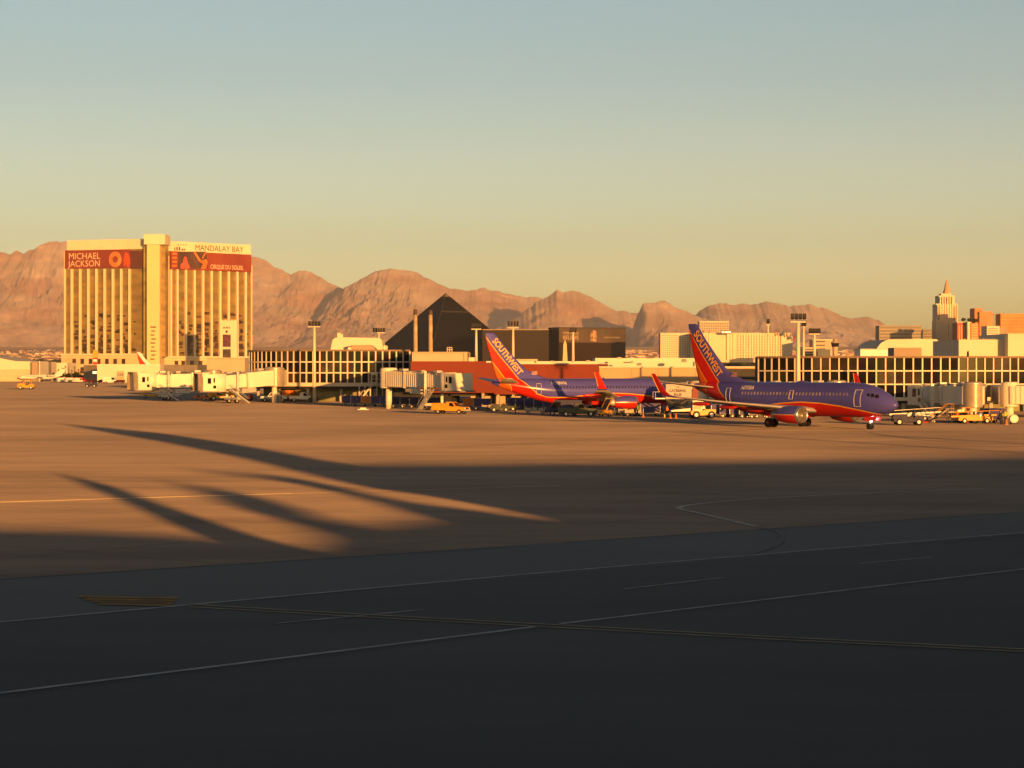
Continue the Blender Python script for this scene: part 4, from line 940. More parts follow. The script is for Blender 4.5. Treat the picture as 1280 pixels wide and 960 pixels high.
    for sg in (-1, 1):
        p = q+side*sg*(w*.45)
        b = MB(); b.tube([Vector((p.x, p.y, .48))-side*.22, Vector((p.x, p.y, .48))+side*.22], .48, 16); wl = b.build('wheel', rubber, t, True)
        b = MB(); b.tube([Vector((p.x, p.y, .48))-side*.24, Vector((p.x, p.y, .48))+side*.24], .22, 12); b.build('rim', galv, wl)
    # service stair
    sa = R0+d*.9+side*(-1 if side.y > 0 else 1)*(w*.75); sb = sa-dh*4.2; sb.z = 0; st = MB()
    st.bar(Vector((sa.x, sa.y, sa.z)), sb, .12, .3)
    s2 = side*(.7 if side.y < 0 else -.7)
    st.bar(Vector((sa.x, sa.y, sa.z))+s2, sb+s2, .12, .3)
    for i in range(1, 14): c = sb+(Vector((sa.x, sa.y, sa.z))-sb)*i/14+s2*.5; st.obox(c, dh*.14, s2*.5, UZ*.03)
    sto = st.build('service_stair', galv, t)
    b = MB(); b.tube([sb+UZ*.9+s2, sa+UZ*1.+s2], .04, 6); b.tube([sb+UZ*.9, sa+UZ*1.], .04, 6); b.build('handrail', galv, sto)
    # hanging service box
    b = MB(); b.obox(R0+d*.5-up*.55, u*1.7, side*w*.3, up*.45); b.build('service_box', galv, t)
    return t
g = lambda px, Y: (WX(px, Y), Y)
bridge('far left cream jet bridge with its cab facing left in front of the cargo building', g(266, 452), g(187, 446), WZ(484, 455)-.1, WZ(485, 450)-.2, cabang=.2, h=3.3, w=3.1, root=g(290, 470))
bridge('smooth white jet bridge with dark canopy below the gold hotel, second from the left', g(343, 420), g(272, 411), WZ(481, 420), WZ(487, 405)-.2, cabang=-.25, h=3.0, w=3.1, root=g(350, 436))
bridge('ribbed cream jet bridge standing alone before the red wall', g(486, 358), g(563, 341), WZ(482.5, 358), WZ(487, 341), cabang=.1, corr=True, h=2.55, w=2.6, r_rot=1.5, root=g(484, 428), hood=False)
bridge('cream jet bridge meeting the nose of the left airliner', g(905, 352), g(862, 322), WZ(502, 345), WZ(503.5, 322), cabang=.5, h=2.9, root=g(930, 380))
bridge('shaded jet bridge with a polished rotunda right of the right airliner nose', g(1216, 284), g(1168, 296), WZ(506, 284), WZ(506, 300)+.2, cabang=.3, h=2.55, root=g(1222, 318), r_rot=1.35, hood=False)
bridge('ribbed cream jet bridge cut by the right edge of the photo', g(1262, 292), g(1385, 287), WZ(505, 292), WZ(507, 270), corr=True, h=2.5, root=g(1250, 322), r_rot=1.2)
bridge('jet bridge whose pale roof shows above the fuselage of the right airliner', g(1046, 318), g(950, 306), WZ(503, 318), WZ(504, 306), h=2.8, root=g(1052, 332), r_rot=1.5)
# ================================================================== airliners (local frame: x forward, y left, z up, origin on the ground under the main gear)
XN = 16.6
def piece(x, pts):
    for (a, b_), (c, d) in zip(pts, pts[1:]):
        if x <= c: return b_+(d-b_)*(x-a)/(c-a)
    return pts[-1][1]
LINE_A = [(0, .6), (1.0, 1.35), (2.2, 1.75), (4, 2.15), (7, 2.62), (10, 2.92), (13, 3.02), (16, 2.85), (19, 2.5), (21.5, 2.36), (23.6, 2.42), (25.0, 2.85), (26.4, 4.0), (27.2, 4.75), (27.9, 5.3), (29.4, 7.1), (31.1, 9.05), (33.3, 11.95), (34, 13.3)]
LINE_B = [(0, 0), (28.2, .0), (28.7, 2.4), (29.3, 4.0), (30.0, 5.25), (32.4, 8.25), (34, 10.3)]
def livery(name, blue, red, gold_c, orange, plain=None, spec=.2):
    M = bpy.data.materials.new(name); M.use_nodes = True; nt = M.node_tree; N = nt.nodes; L = nt.links; p = N['Principled BSDF']
    p.inputs['Roughness'].default_value = .22; p.inputs['Specular IOR Level'].default_value = spec
    tc = N.new('ShaderNodeTexCoord'); sx = N.new('ShaderNodeSeparateXYZ'); L.new(tc.outputs['Object'], sx.inputs[0])
    s = N.new('ShaderNodeMath'); s.operation = 'MULTIPLY_ADD'; s.inputs[1].default_value = -1/34.; s.inputs[2].default_value = XN/34.; L.new(sx.outputs['X'], s.inputs[0])
    z = N.new('ShaderNodeMath'); z.operation = 'MULTIPLY'; z.inputs[1].default_value = 1/14.; L.new(sx.outputs['Z'], z.inputs[0])
    def curve(pts):
        c = N.new('ShaderNodeFloatCurve'); cv = c.mapping.curves[0]
        pts = sorted((max(0, min(1, a/34.)), max(0, min(1, b_/14.))) for a, b_ in pts)
        cv.points[0].location = pts[0]; cv.points[1].location = pts[-1]
        for q in pts[1:-1]: cv.points.new(*q)
        for q in cv.points: q.handle_type = 'VECTOR'
        c.mapping.update(); L.new(s.outputs[0], c.inputs['Value']); return c.outputs[0]
    def offset(pts, w):
        o = []
        for i, (a, b_) in enumerate(pts):
            p0 = pts[max(i-1, 0)]; p1 = pts[min(i+1, len(pts)-1)]; d = Vector((p1[0]-p0[0], p1[1]-p0[1])).normalized()
            o.append((a-d.y*w, b_+d.x*w))
        o = [(max(0, a), b_) for a, b_ in o]
        r = [o[0]]
        for q in o[1:]:
            if q[0] > r[-1][0]+.01: r.append(q)
        return r
    def below(pts):
        m = N.new('ShaderNodeMath'); m.operation = 'LESS_THAN'; L.new(z.outputs[0], m.inputs[0]); L.new(curve(pts), m.inputs[1]); return m.outputs[0]
    def mix(f, a, c):
        m = N.new('ShaderNodeMix'); m.data_type = 'RGBA'; L.new(f, m.inputs['Factor'])
        for k, v in (('A', a), ('B', c)):
            if isinstance(v, tuple): m.inputs[k].default_value = (*v, 1)
            else: L.new(v, m.inputs[k])
        return m.outputs['Result']
    if plain is None:
        w = .075
        out = mix(below(offset(LINE_A, w)), blue, gold_c)
        out = mix(below(offset(LINE_A, -w)), out, red)
        out = mix(below(offset(LINE_B, w*.8)), out, gold_c)
        out = mix(below(offset(LINE_B, -w*.8)), out, orange)
        # tail cone
        g = N.new('ShaderNodeMath'); g.operation = 'GREATER_THAN'; g.inputs[1].default_value = 31.1/34; L.new(s.outputs[0], g.inputs[0])
        l = N.new('ShaderNodeMath'); l.operation = 'LESS_THAN'; l.inputs[1].default_value = 5.32/14; L.new(z.outputs[0], l.inputs[0])
        m = N.new('ShaderNodeMath'); m.operation = 'MULTIPLY'; L.new(g.outputs[0], m.inputs[0]); L.new(l.outputs[0], m.inputs[1])
        out = mix(m.outputs[0], out, blue)
    else:
        g = N.new('ShaderNodeMath'); g.operation = 'GREATER_THAN'; g.inputs[1].default_value = 5.6/14; L.new(z.outputs[0], g.inputs[0])
        ml = N.new('ShaderNodeMath'); ml.operation = 'MULTIPLY'; L.new(g.outputs[0], ml.inputs[0]); L.new(below(offset(LINE_A, .25)), ml.inputs[1]); out = mix(ml.outputs[0], plain, red)
    # grime
    nz = N.new('ShaderNodeTexNoise'); nz.inputs['Scale'].default_value = 1.2; nz.inputs['Detail'].default_value = 5; L.new(tc.outputs['Object'], nz.inputs['Vector'])
    mr = N.new('ShaderNodeMapRange'); mr.inputs['To Min'].default_value = .82; mr.inputs['To Max'].default_value = 1.1; L.new(nz.outputs[0], mr.inputs['Value'])
    mm = N.new('ShaderNodeMix'); mm.data_type = 'RGBA'; mm.blend_type = 'MULTIPLY'; mm.inputs['Factor'].default_value = 1; L.new(out, mm.inputs['A']); L.new(mr.outputs[0], mm.inputs['B'])
    L.new(mm.outputs['Result'], p.inputs['Base Color'])
    return M
BLUE, RED, GOLD_, ORNG = (.078, .074, .33), (.55, .018, .010), (.80, .33, .04), (.62, .10, .012)
liv = livery('canyon_blue_livery', BLUE, RED, GOLD_, ORNG)
livw = livery('white_livery', BLUE, (.55, .05, .03), GOLD_, ORNG, plain=(.72, .70, .66))
livf = livery('canyon_blue_fin_livery', BLUE, RED, GOLD_, ORNG, spec=.03)
blue_s = mat('canyon_blue_paint', BLUE, .32, var=.05, spec=.45); red_s = mat('aircraft_red_paint', RED, .32, var=.05, spec=.45)
gold_s = mat('gold_stripe_paint', GOLD_, .4, var=.03); wing_g = mat('wing_grey', (.30, .28, .27), .4, var=.06, spec=.4); lip = mat('polished_lip', (.70, .66, .60), .25, .9, var=.05)
letg = mat('gold_fin_lettering', (.78, .36, .07), .5, var=.03)
outl = mat('pale_door_outline', (.50, .45, .42), .5, var=.03); cwin = mat('cabin_window', (.03, .03, .04), .15, var=.1, spec=.6)
fan = mat('fan_disc', (.16, .13, .10), .4, .5, var=.1)
FUS = [(0, 0, 2.78, .03), (.12, .26, 2.79, .25), (.4, .55, 2.82, .52), (1., .97, 2.92, .92), (1.8, 1.30, 3.03, 1.26), (2.8, 1.57, 3.13, 1.62), (3.8, 1.74, 3.22, 1.83), (5., 1.85, 3.30, 1.95), (6.5, 1.88, 3.34, 2.0), (9, 1.88, 3.34, 2.0), (12, 1.88, 3.34, 2.0), (15, 1.88, 3.34, 2.0), (18, 1.88, 3.34, 2.0), (20.5, 1.88, 3.34, 2.0), (22.5, 1.82, 3.42, 1.93), (24.5, 1.66, 3.60, 1.74), (26.5, 1.38, 3.88, 1.43), (28.5, 1.02, 4.20, 1.08), (30.3, .66, 4.50, .72), (31.6, .40, 4.70, .44), (32.2, .22, 4.80, .25)]
def fus_at(s):
    for a, c in zip(FUS, FUS[1:]):
        if a[0] <= s <= c[0]:
            u = (s-a[0])/(c[0]-a[0]); return [a[i]+(c[i]-a[i])*u for i in range(4)]
    return FUS[-1]
def skin_pt(s, z, sgn, out=.012):
    _, ry, zc, rz = fus_at(s); q = max(-1, min(1, (z-zc)/rz)); y = ry*math.sqrt(max(0, 1-q*q)); n = Vector((0, y/ry/ry if ry else 0, (z-zc)/rz/rz)).normalized()
    return Vector((XN-s, sgn*(y+n.y*out), z+n.z*out))
def foil(sLE, sTE, c0, thick, tdir, n=9):
    """closed airfoil loop at span position: c0=(y,z), tdir thickness direction (y,z)"""
    ch = sTE-sLE; up = []; lw = []
    for i in range(n):
        u = (1-math.cos(PI*i/(n-1)))/2; th = 5*thick*(.2969*math.sqrt(u)-.126*u-.3516*u*u+.2843*u**3-.1036*u**4)*ch
        up.append(Vector((XN-sLE-u*ch, c0[0]+tdir[0]*th, c0[1]+tdir[1]*th))); lw.append(Vector((XN-sLE-u*ch, c0[0]-tdir[0]*th*.8, c0[1]-tdir[1]*th*.8)))
    return up+lw[::-1][1:-1]
def airliner(label, loc, rz, lv=liv, group='blue and red airliners', lampm=None, reg=None, small=False, wm_=None):
    t = thing('airliner', label, 'airliner', loc, rz, group)
    ident = Matrix.Identity(4); ROOT[t] = ident     # everything below is already local
    body_b, body_r = (blue_s, red_s) if lv is liv else (white, white)
    # fuselage
    dense = []; 
    for a, c in zip(FUS, FUS[1:]):
        k = 2 if c[0]-a[0] > 1.5 else 1
        for i in range(k): dense.append(a[0]+(c[0]-a[0])*i/k)
    dense.append(32.2); n = 40
    b = MB(); b.rings([[Vector((XN-s, fus_at(s)[1]*math.cos(2*PI*a/n), fus_at(s)[2]+fus_at(s)[3]*math.sin(2*PI*a/n))) for a in range(n)] for s in dense])
    b.build('fuselage', lv, t, True)
    # fin with dorsal fillet
    secs = [(5.0, 21.4, 31.3), (5.55, 23.6, 31.5), (6.1, 25.3, 31.7), (6.8, 26.6, 31.9), (8.5, 28.35, 32.35), (10.5, 30.2, 32.9), (12.3, 31.65, 33.3), (12.5, 31.95, 33.3)]
    b = MB(); b.rings([foil(a, c, (0, z), .10 if z > 6 else .055, (1, 0)) for z, a, c in [(z, a, c) for z, a, c in secs]])
    # foil() lies at constant z here
    b.build('tail_fin', livf if lv is liv else lv, t, True)
    if lv is liv:
        for sg in (1, -1):
            A0 = Vector((XN-32.3, sg*.17, 11.15)); A1 = Vector((XN-27.75, sg*.24, 5.6)); U = (A1-A0) if sg < 0 else (A0-A1)
            Vv = Vector((0, sg*1., 0)).cross(U) if sg > 0 else Vector((0, -1., 0)).cross(U)
            b = MB(); org = (A0 if sg < 0 else A1)
            Un = U.normalized(); Vn = Vector((-Un.z, 0, Un.x)) if sg < 0 else Vector((-Un.z, 0, Un.x))
            if Vn.z < 0: Vn = -Vn
            tmp = MB(); tmp.text('SOUTHWEST', 1.32, (0, 0, 0), (1, 0, 0), (0, 1, 0), ext=.012, bold=.028)
            wmax = max(v.x for v in tmp.v); sc = U.length*.97/wmax
            for v in tmp.v:
                pt = org+Un*(v.x*sc)+Vn*(v.y*1.05+.06); pt.y = sg*(.0+abs(v.z)*1+piece(pt.z, [(5, .26), (6.5, .24), (8.5, .215), (12, .135), (13, .1)])*1.06)+(v.z*.5)
                b.v.append(pt)
            b.f = tmp.f; b.m = tmp.m
            b.build('fin_lettering', letg, t)
    # windows and doors (both sides)
    for sg in (-1, 1):
        if not small:
            for i in range(33):
                s = 5.9+i*.515
                if i in (8, 9) and 0: continue
                b = MB(); c = [skin_pt(s+ds, 3.98+dz, sg) for ds, dz in ((-.12, -.17), (.12, -.17), (.12, .17), (-.12, .17))]; b.add(c, [(0, 1, 2, 3)]); b.build('cabin_window', wm_ or cwin, t)
        for (s0, s1, z0, z1) in ((4.0, 4.86, 2.62, 4.5), (24.6, 25.35, 2.9, 4.55), (14.2, 14.75, 3.35, 4.35)):
            b = MB(); cs = [(s0, z0), (s1, z0), (s1, z1), (s0, z1)]; P_ = []
            for (a, c) in zip(cs, cs[1:]+cs[:1]):
                for q in range(4): P_.append(skin_pt(a[0]+(c[0]-a[0])*q/4, a[1]+(c[1]-a[1])*q/4, sg, .02))
            b.tube(P_+[P_[0]], .04, 4); b.build('door_outline', outl if lv is liv else grey, t)
    # cockpit glass
    for sg in (-1, 1):
        for (s0, s1, z0, z1, y_) in ((1.75, 2.25, 3.62, 3.98, 0), (2.3, 2.75, 3.70, 4.1, 0), (2.82, 3.2, 3.80, 4.12, 0)):
            b = MB(); c = [skin_pt(s0, z0, sg, .015), skin_pt(s1, z0, sg, .015), skin_pt(s1+.05, z1, sg, .015), skin_pt(s0+.2, z1, sg, .015)]; b.add(c, [(0, 1, 2, 3)]); b.build('cockpit_window', dglass, t)
    # wings
    for sg in (-1, 1):
        W_ = [(1.2, 10.7, 18.9, 2.05, .13), (2.2, 11.3, 18.6, 2.15, .13), (5.8, 13.3, 18.0, 2.55, .11), (10.5, 15.9, 19.2, 3.02, .10), (16.2, 19.0, 20.7, 3.70, .10)]
        b = MB(); b.rings([foil(a, c, (sg*y, z), th, (0, 1)) for y, a, c, z, th in W_]); wg = b.build('wing', wing_g, t, True)
        V_ = [(16.2, 19.0, 20.7, 3.70, 0, 1), (16.75, 19.35, 20.75, 3.88, -.4, .9), (17.05, 19.7, 20.85, 4.25, -.85, .5), (17.35, 20.3, 21.2, 5.2, -.97, .25), (17.62, 21.0, 21.65, 6.35, -.97, .25)]
        b = MB(); b.rings([foil(a, c, (sg*y, z), .09, (sg*ty, tz)) for y, a, c, z, ty, tz in V_[1:]]); b.build('winglet', red_s if lv is liv else white, t)
        b = MB(); b.rings([foil(a, c, (sg*y, z), .10, (sg*ty, tz)) for y, a, c, z, ty, tz in V_[:2]]); b.build('wing_tip', blue_s if lv is liv else wing_g, t, True)
        b = MB(); b.tube([Vector((XN-c-.02, sg*y, z)) for y, a, c, z, ty, tz in V_[2:]], .05, 5); b.build('winglet_stripe', gold_s, t)
        # flaps: underside panels, red put in for the reflection, and red canoe fairings
        b = MB(); b.add([(XN-17.1, sg*2.6, 1.98), (XN-18.9, sg*2.4, 1.92), (XN-18.35, sg*5.6, 2.4), (XN-16.9, sg*5.6, 2.42)], [(0, 1, 2, 3)]); b.v += [v+Vector((0, 0, .06)) for v in list(b.v)]; b.f += [(7, 6, 5, 4)]; b.m += [0]; b.build('flap', body_r, t)
        for (y, s0, z) in ((4.3, 16.0, 2.1), (8.2, 17.0, 2.55), (11.6, 18.1, 2.95)):
            b = MB(); b.rings([[Vector((XN-s0-q*3.3, sg*y+.17*r*math.cos(a*PI/5), z-.12+.25*r*math.sin(a*PI/5)-.0*q)) for a in range(10)] for q, r in ((0, .1), (.2, .8), (.5, 1), (.8, .7), (1, .1))]); b.build('flap_fairing', body_r, t, True)
        # engine
        ey, ez = sg*4.83, 1.58; n = 28
        prof = [(0, .80), (.06, .90), (.35, 1.02), (1.1, 1.08), (2.0, 1.06), (3.0, .92), (3.75, .76)]
        def rg(q, r, z0=ez): return [Vector((XN-9.9-q, ey+r*1.03*math.cos(2*PI*a/n), z0+(r*math.sin(2*PI*a/n))*(.93 if math.sin(2*PI*a/n) < 0 else 1))) for a in range(n)]
        b = MB(); b.rings([rg(q, r) for q, r in prof[2:]], cap=False)
        o = b.build('engine_cowl', engm if lv is liv else white, t, True)
        b = MB(); b.rings([rg(.55, .72), rg(.10, .77), rg(0, .84), rg(.06, .93), rg(.36, 1.025)], cap=False); b.build('intake_lip', lip, o, True)
        b = MB(); b.rings([rg(.6, .74), rg(.62, .01)], cap=False); b.build('fan', fan, o)
        b = MB(); b.rings([rg(.3, .02), rg(.6, .22)], cap=False); b.build('spinner', grey, o, True)
        b = MB(); b.rings([rg(3.5, .62), rg(4.2, .5), rg(4.7, .32)]); b.build('exhaust', galv, o, True)
        b = MB(); b.prism([(XN-10.6, ey-.16, ez+.95), (XN-12.2, ey-.16, 2.55), (XN-15.2, ey-.16, 2.5), (XN-15.2, ey-.16, 2.15), (XN-13.4, ey-.16, ez+.6)], (0, .32, 0)); b.build('engine_pylon', wing_g, t)
        # stabiliser
        b = MB(); b.rings([foil(a, c, (sg*y, z), .09, (0, 1)) for y, a, c, z in ((.3, 27.6, 31.4, 4.55), (1.0, 28.0, 31.4, 4.64), (7.15, 31.2, 32.6, 5.4))]); b.build('stabiliser', wing_g, t, True)
        # main gear
        gx, gy_ = 0., sg*2.86
        b = MB(); b.tube([(gx, gy_, .56), (gx-.1, gy_-sg*.3, 2.2)], .14, 8); b.tube([(gx, gy_, .9), (gx, sg*1.6, 2.0)], .08, 6); gr = b.build('main_gear', galv, t)
        for dy in (-.43, .43):
            b = MB(); b.tube([(gx, gy_+dy-.2, .565), (gx, gy_+dy-.19, .565), (gx, gy_+dy+.19, .565), (gx, gy_+dy+.2, .565)], [.46, .565, .565, .46], 20); wh = b.build('wheel', rubber, gr, True)
        b = MB(); b.tube([(gx, gy_-.66, .565), (gx, gy_+.66, .565)], .22, 12); b.build('hub', body_r, gr, True)
    b = MB(); b.box(-2.6, 3.4, -1.35, 1.35, 1.22, 2.3)
    b.v = [Vector((v.x, v.y*(.7 if v.z < 1.5 else 1), v.z)) for v in b.v]; b.build('belly_fairing', body_r, t)
    # nose gear
    nx = XN-4.0
    b = MB(); b.tube([(nx, 0, .34), (nx-.05, 0, 1.6)], .09, 8); b.bar((nx-.05, 0, .9), (nx+.7, 0, 1.5), .07, .07); ng = b.build('nose_gear', galv, t)
    for dy in (-.2, .2):
        b = MB(); b.tube([(nx, dy-.1, .345), (nx, dy-.09, .345), (nx, dy+.09, .345), (nx, dy+.1, .345)], [.27, .345, .345, .27], 16); b.build('wheel', rubber, ng, True)
    for sg in (-1, 1): b = MB(); b.add([(nx+1.3, sg*.42, 1.45), (nx-.5, sg*.42, 1.45), (nx-.5, sg*.5, .95), (nx+1.1, sg*.5, .98)], [(0, 1, 2, 3)]); b.build('gear_door', body_r, t)
    if lampm:
        b = MB(); b.rings([[Vector((nx+.16+q, r*math.cos(a*PI/6), 1.02+r*math.sin(a*PI/6))) for a in range(12)] for q, r in ((0, .07), (.05, .15), (.09, .13), (.1, .01))]); b.build('landing_lamp', lampm, ng, True)
    b = MB(); b.rings([[Vector((XN-s, .05*math.cos(a*PI/3), z+.0)) for a in range(6)] for s, z in ((9.2, 5.3), (9.3, 5.62))]); b.build('blade_antenna', white, t)
    b = MB(); b.rings([[Vector((XN-14.2-q, .32*r*math.cos(a*PI/6), 5.28+.24*r*math.sin(a*PI/6))) for a in range(12)] for q, r in ((-1.1, .05), (-.6, .8), (0, 1), (.7, .8), (1.3, .05))]); b.build('radome', body_b, t, True)
    if reg:
        b = MB(); sg = -1
        tmp = MB(); tmp.text(reg, .62, (0, 0, 0), (1, 0, 0), (0, 1, 0), ext=.01, bold=.012)
        for v in tmp.v: q = skin_pt(22.9-v.x, 4.42+v.y, sg, .02+v.z); b.v.append(q)
        b.f = tmp.f; b.m = tmp.m; b.build('registration', mat('pale_registration', (.55, .50, .46), .5), t)
        fl = MB()
        for i in range(5): fl.add([(XN-25.7+dx, -.20-.004, 5.95+i*.11+dz) for dx, dz in ((0, 0), (.9, 0), (.9, .09), (0, .09))], [(0, 1, 2, 3)])
        fl.build('flag_stripes', mat('flag_red', (.6, .25, .2), .6), t)
        fl = MB(); fl.add([(XN-25.7, -.215, 6.2), (XN-25.3, -.215, 6.2), (XN-25.3, -.215, 6.5), (XN-25.7, -.215, 6.5)], [(0, 1, 2, 3)]); fl.build('flag_canton', mat('flag_blue', (.2, .18, .35), .6), t)
    return t
# engine cowl: blue above, red below
engm = bpy.data.materials.new('engine_livery'); engm.use_nodes = True
def _eng():
    nt = engm.node_tree; N = nt.nodes; L = nt.links; p = N['Principled BSDF']; p.inputs['Roughness'].default_value = .3
    tc = N.new('ShaderNodeTexCoord'); sx = N.new('ShaderNodeSeparateXYZ'); L.new(tc.outputs['Object'], sx.inputs[0])
    cr = N.new('ShaderNodeValToRGB'); cr.color_ramp.interpolation = 'CONSTANT'; mr = N.new('ShaderNodeMapRange'); mr.inputs['From Max'].default_value = 3; L.new(sx.outputs['Z'], mr.inputs['Value']); L.new(mr.outputs[0], cr.inputs[0])
    e = cr.color_ramp.elements; e[0].color = (*RED, 1); e[1].position = .55; e[1].color = (*BLUE, 1); k = e.new(.52); k.color = (*GOLD_, 1)
    L.new(cr.outputs[0], p.inputs['Base Color'])
_eng()
O1 = (WX(985, 247), 247., 0); airliner('blue and red airliner taxiing at right with its nose lamp lit', O1, -math.radians(50), lampm=lamp_w, reg='N7738A', wm_=mat('cabin_window_pale_reflection', (.34, .27, .26), .2, var=.3, scale=2, spec=.5))  # pale reflection on the cabin windows put into their colour
O2 = (11.7, 329.8, 0); airliner('blue and red airliner parked at its gate before the red terminal wall', O2, math.radians(18), reg='N228WN')
airliner('white airliner with a red swept tail peeking out above the far left jet bridge', (WX(219, 1085), 1085., 0), math.radians(-4), lv=livw, group='distant white aircraft', small=True).scale = (1.22,)*3
# white regional jet at far left
def small_jet(label, px, Y, rz):
    t = thing('regional_jet', label, 'jet', (WX(px, Y), Y, 0), rz, 'distant white aircraft'); ROOT[t] = Matrix.Identity(4)
    n = 20; fs = [(11.5, .05, 1.9), (11.2, .4, 1.95), (10, .9, 2.1), (8.5, 1.2, 2.25), (0, 1.3, 2.3), (-5, 1.3, 2.35), (-8, .95, 2.7), (-10.5, .5, 3.1), (-11.8, .12, 3.3)]
    b = MB(); b.rings([[Vector((x, r*math.cos(2*PI*a/n), z+r*math.sin(2*PI*a/n))) for a in range(n)] for x, r, z in fs]); b.build('fuselage', white, t, True)
    b = MB(); b.prism([(-7.2, -.15, 3.4), (-11.6, -.15, 3.3), (-14.2, -.15, 6.9), (-11.9, -.15, 6.9)], (0, .3, 0)); b.build('tail_fin', white, t)
    for sg in (-1, 1):
        b = MB(); b.prism([(2.5, sg*.8, 1.5), (-2.2, sg*.8, 1.5), (-3.5, sg*10, 2.3), (-2.2, sg*10, 2.3)], (0, 0, .22)); b.build('wing', white, t)
        b = MB(); b.prism([(-11.4, 0, 6.85), (-14.2, 0, 6.85), (-15.2, sg*4, 6.8), (-14, sg*4, 6.8)], (0, 0, .15)); b.build('stabiliser', white, t)
        b = MB(); b.rings([[Vector((x, sg*1.95+r*math.cos(2*PI*a/14), 3.0+r*math.sin(2*PI*a/14))) for a in range(14)] for x, r in ((-4.4, .62), (-5, .72), (-7, .68), (-8.2, .4))]); b.build('engine', galv, t, True)
        b = MB(); b.tube([(-1.2, sg*1.3, 1.5), (-1.2, sg*1.3, .4)], .1, 6); g_ = b.build('main_gear', grey, t)
        b = MB(); b.tube([(-1.2, sg*1.5, .4), (-1.2, sg*1.1, .4)], .4, 12); b.build('wheel', rubber, g_)
    b = MB(); b.tube([(8.6, 0, 1.3), (8.6, 0, .35)], .09, 6); g_ = b.build('nose_gear', grey, t)
    b = MB(); b.tube([(8.6, .15, .35), (8.6, -.15, .35)], .35, 12); b.build('wheel', rubber, g_)
    for i in range(12): b = MB(); b.box(6-i*.9, 6.35-i*.9, -1.34, -1.30, 2.4, 2.75); b.box(6-i*.9, 6.35-i*.9, 1.30, 1.34, 2.4, 2.75); b.build('cabin_window', cwin, t)
    b = MB(); b.prism([(10.4, -.75, 2.35), (9.4, -.95, 2.6), (9.4, -.7, 3.05), (10.2, -.5, 2.8)], (0, 1.3, 0)); b.build('cockpit_window', dglass, t)
    return t
small_jet('small white jet with a T tail parked before the cream hangar at far left', 50, 1085, PI-.05)

# ================================================================== ground vehicles (local: x forward, y left)
def L0(t): ROOT[t] = Matrix.Identity(4); return t
def wheels(t, xs, y, r, w=.26, rimm=None, ym=0.):
    for x in xs:
        for sg in (-1, 1):
            b = MB(); b.tube([(x, ym+sg*(y-w/2), r), (x, ym+sg*(y-w/2+.04), r), (x, ym+sg*(y+w/2-.04), r), (x, ym+sg*(y+w/2), r)], [r*.85, r, r, r*.85], 18); wh = b.build('wheel', rubber, t, True)
            b = MB(); b.tube([(x, ym+sg*(y-w/2-.015), r), (x, ym+sg*(y+w/2+.015), r)], r*.52, 12); b.build('rim', rimm or galv, wh)
def panel(b, pts, y0, y1): return b.prism([(x, y0, z) for x, z in pts], (0, y1-y0, 0))
def pickup(label, m, utility=False, group='pickup trucks'):
    t = L0(thing('pickup_truck', label, 'pickup truck', group=group))
    b = MB(); panel(b, [(2.75, .55), (2.8, .95), (2.65, 1.12), (1.3, 1.2), (1.25, .5)], -.95, .95); panel(b, [(1.3, .5), (1.3, 1.2), (-.55, 1.2), (-.55, .5)], -.97, .97); b.build('body', m, t)
    b = MB(); panel(b, [(1.25, 1.19), (.75, 1.82), (.45, 1.92), (-.4, 1.9), (-.55, 1.19)], -.86, .86); b.build('cab', m, t)
    for sg in (-1, 1):
        b = MB(); panel(b, [(1.0, 1.24), (.66, 1.76), (.14, 1.78), (.14, 1.24)], sg*.865-.01, sg*.865+.01); b.build('side_window', dglass, t)
        b = MB(); b.box(2.74, 2.82, sg*.75-.16, sg*.75+.16, .80, 1.02); b.build('headlight', mat('headlight_glass', (.8, .78, .7), .1, var=.02), t)
        b = MB(); b.box(.85, 1.0, sg*1.12-.1, sg*1.12+.1, 1.2, 1.42); b.build('wing_mirror', dark, t)
    b = MB(); b.add([(1.24, -.78, 1.22), (1.24, .78, 1.22), (.80, .72, 1.78), (.80, -.72, 1.78)], [(0, 1, 2, 3)]); b.v = [v+Vector((.02, 0, .012)) for v in b.v]; b.build('windscreen', dglass, t)
    b = MB(); b.box(2.76, 2.84, -.55, .55, .78, 1.02); b.build('grille', dark, t)
    b = MB(); b.box(2.72, 2.95, -.95, .95, .48, .70); b.build('bumper', galv, t)
    if utility:
        b = MB(); b.box(-2.85, -.6, -1.02, 1.02, .62, 1.62); b.box(-2.85, -.6, -1.0, -.7, 1.62, 1.7); b.box(-2.85, -.6, .7, 1.0, 1.62, 1.7); b.build('service_body', m, t)
        for sg in (-1, 1):
            for x in (-2.7, -1.15): b = MB(); b.box(x, x+.5, sg*1.03-.01, sg*1.03+.01, .75, 1.5); b.build('locker_door', m, t)
    else:
        b = MB(); b.box(-2.75, -.58, -.97, -.85, .55, 1.22); b.box(-2.75, -.58, .85, .97, .55, 1.22); b.box(-2.75, -2.65, -.85, .85, .55, 1.22); b.box(-2.7, -.58, -.9, .9, .55, .65); b.build('load_bed', m, t)
    b = MB(); b.box(-2.7, 2.6, -.5, .5, .38, .55); b.build('chassis', dark, t)
    wheels(t, (1.85, -1.75), .86, .39)
    return t
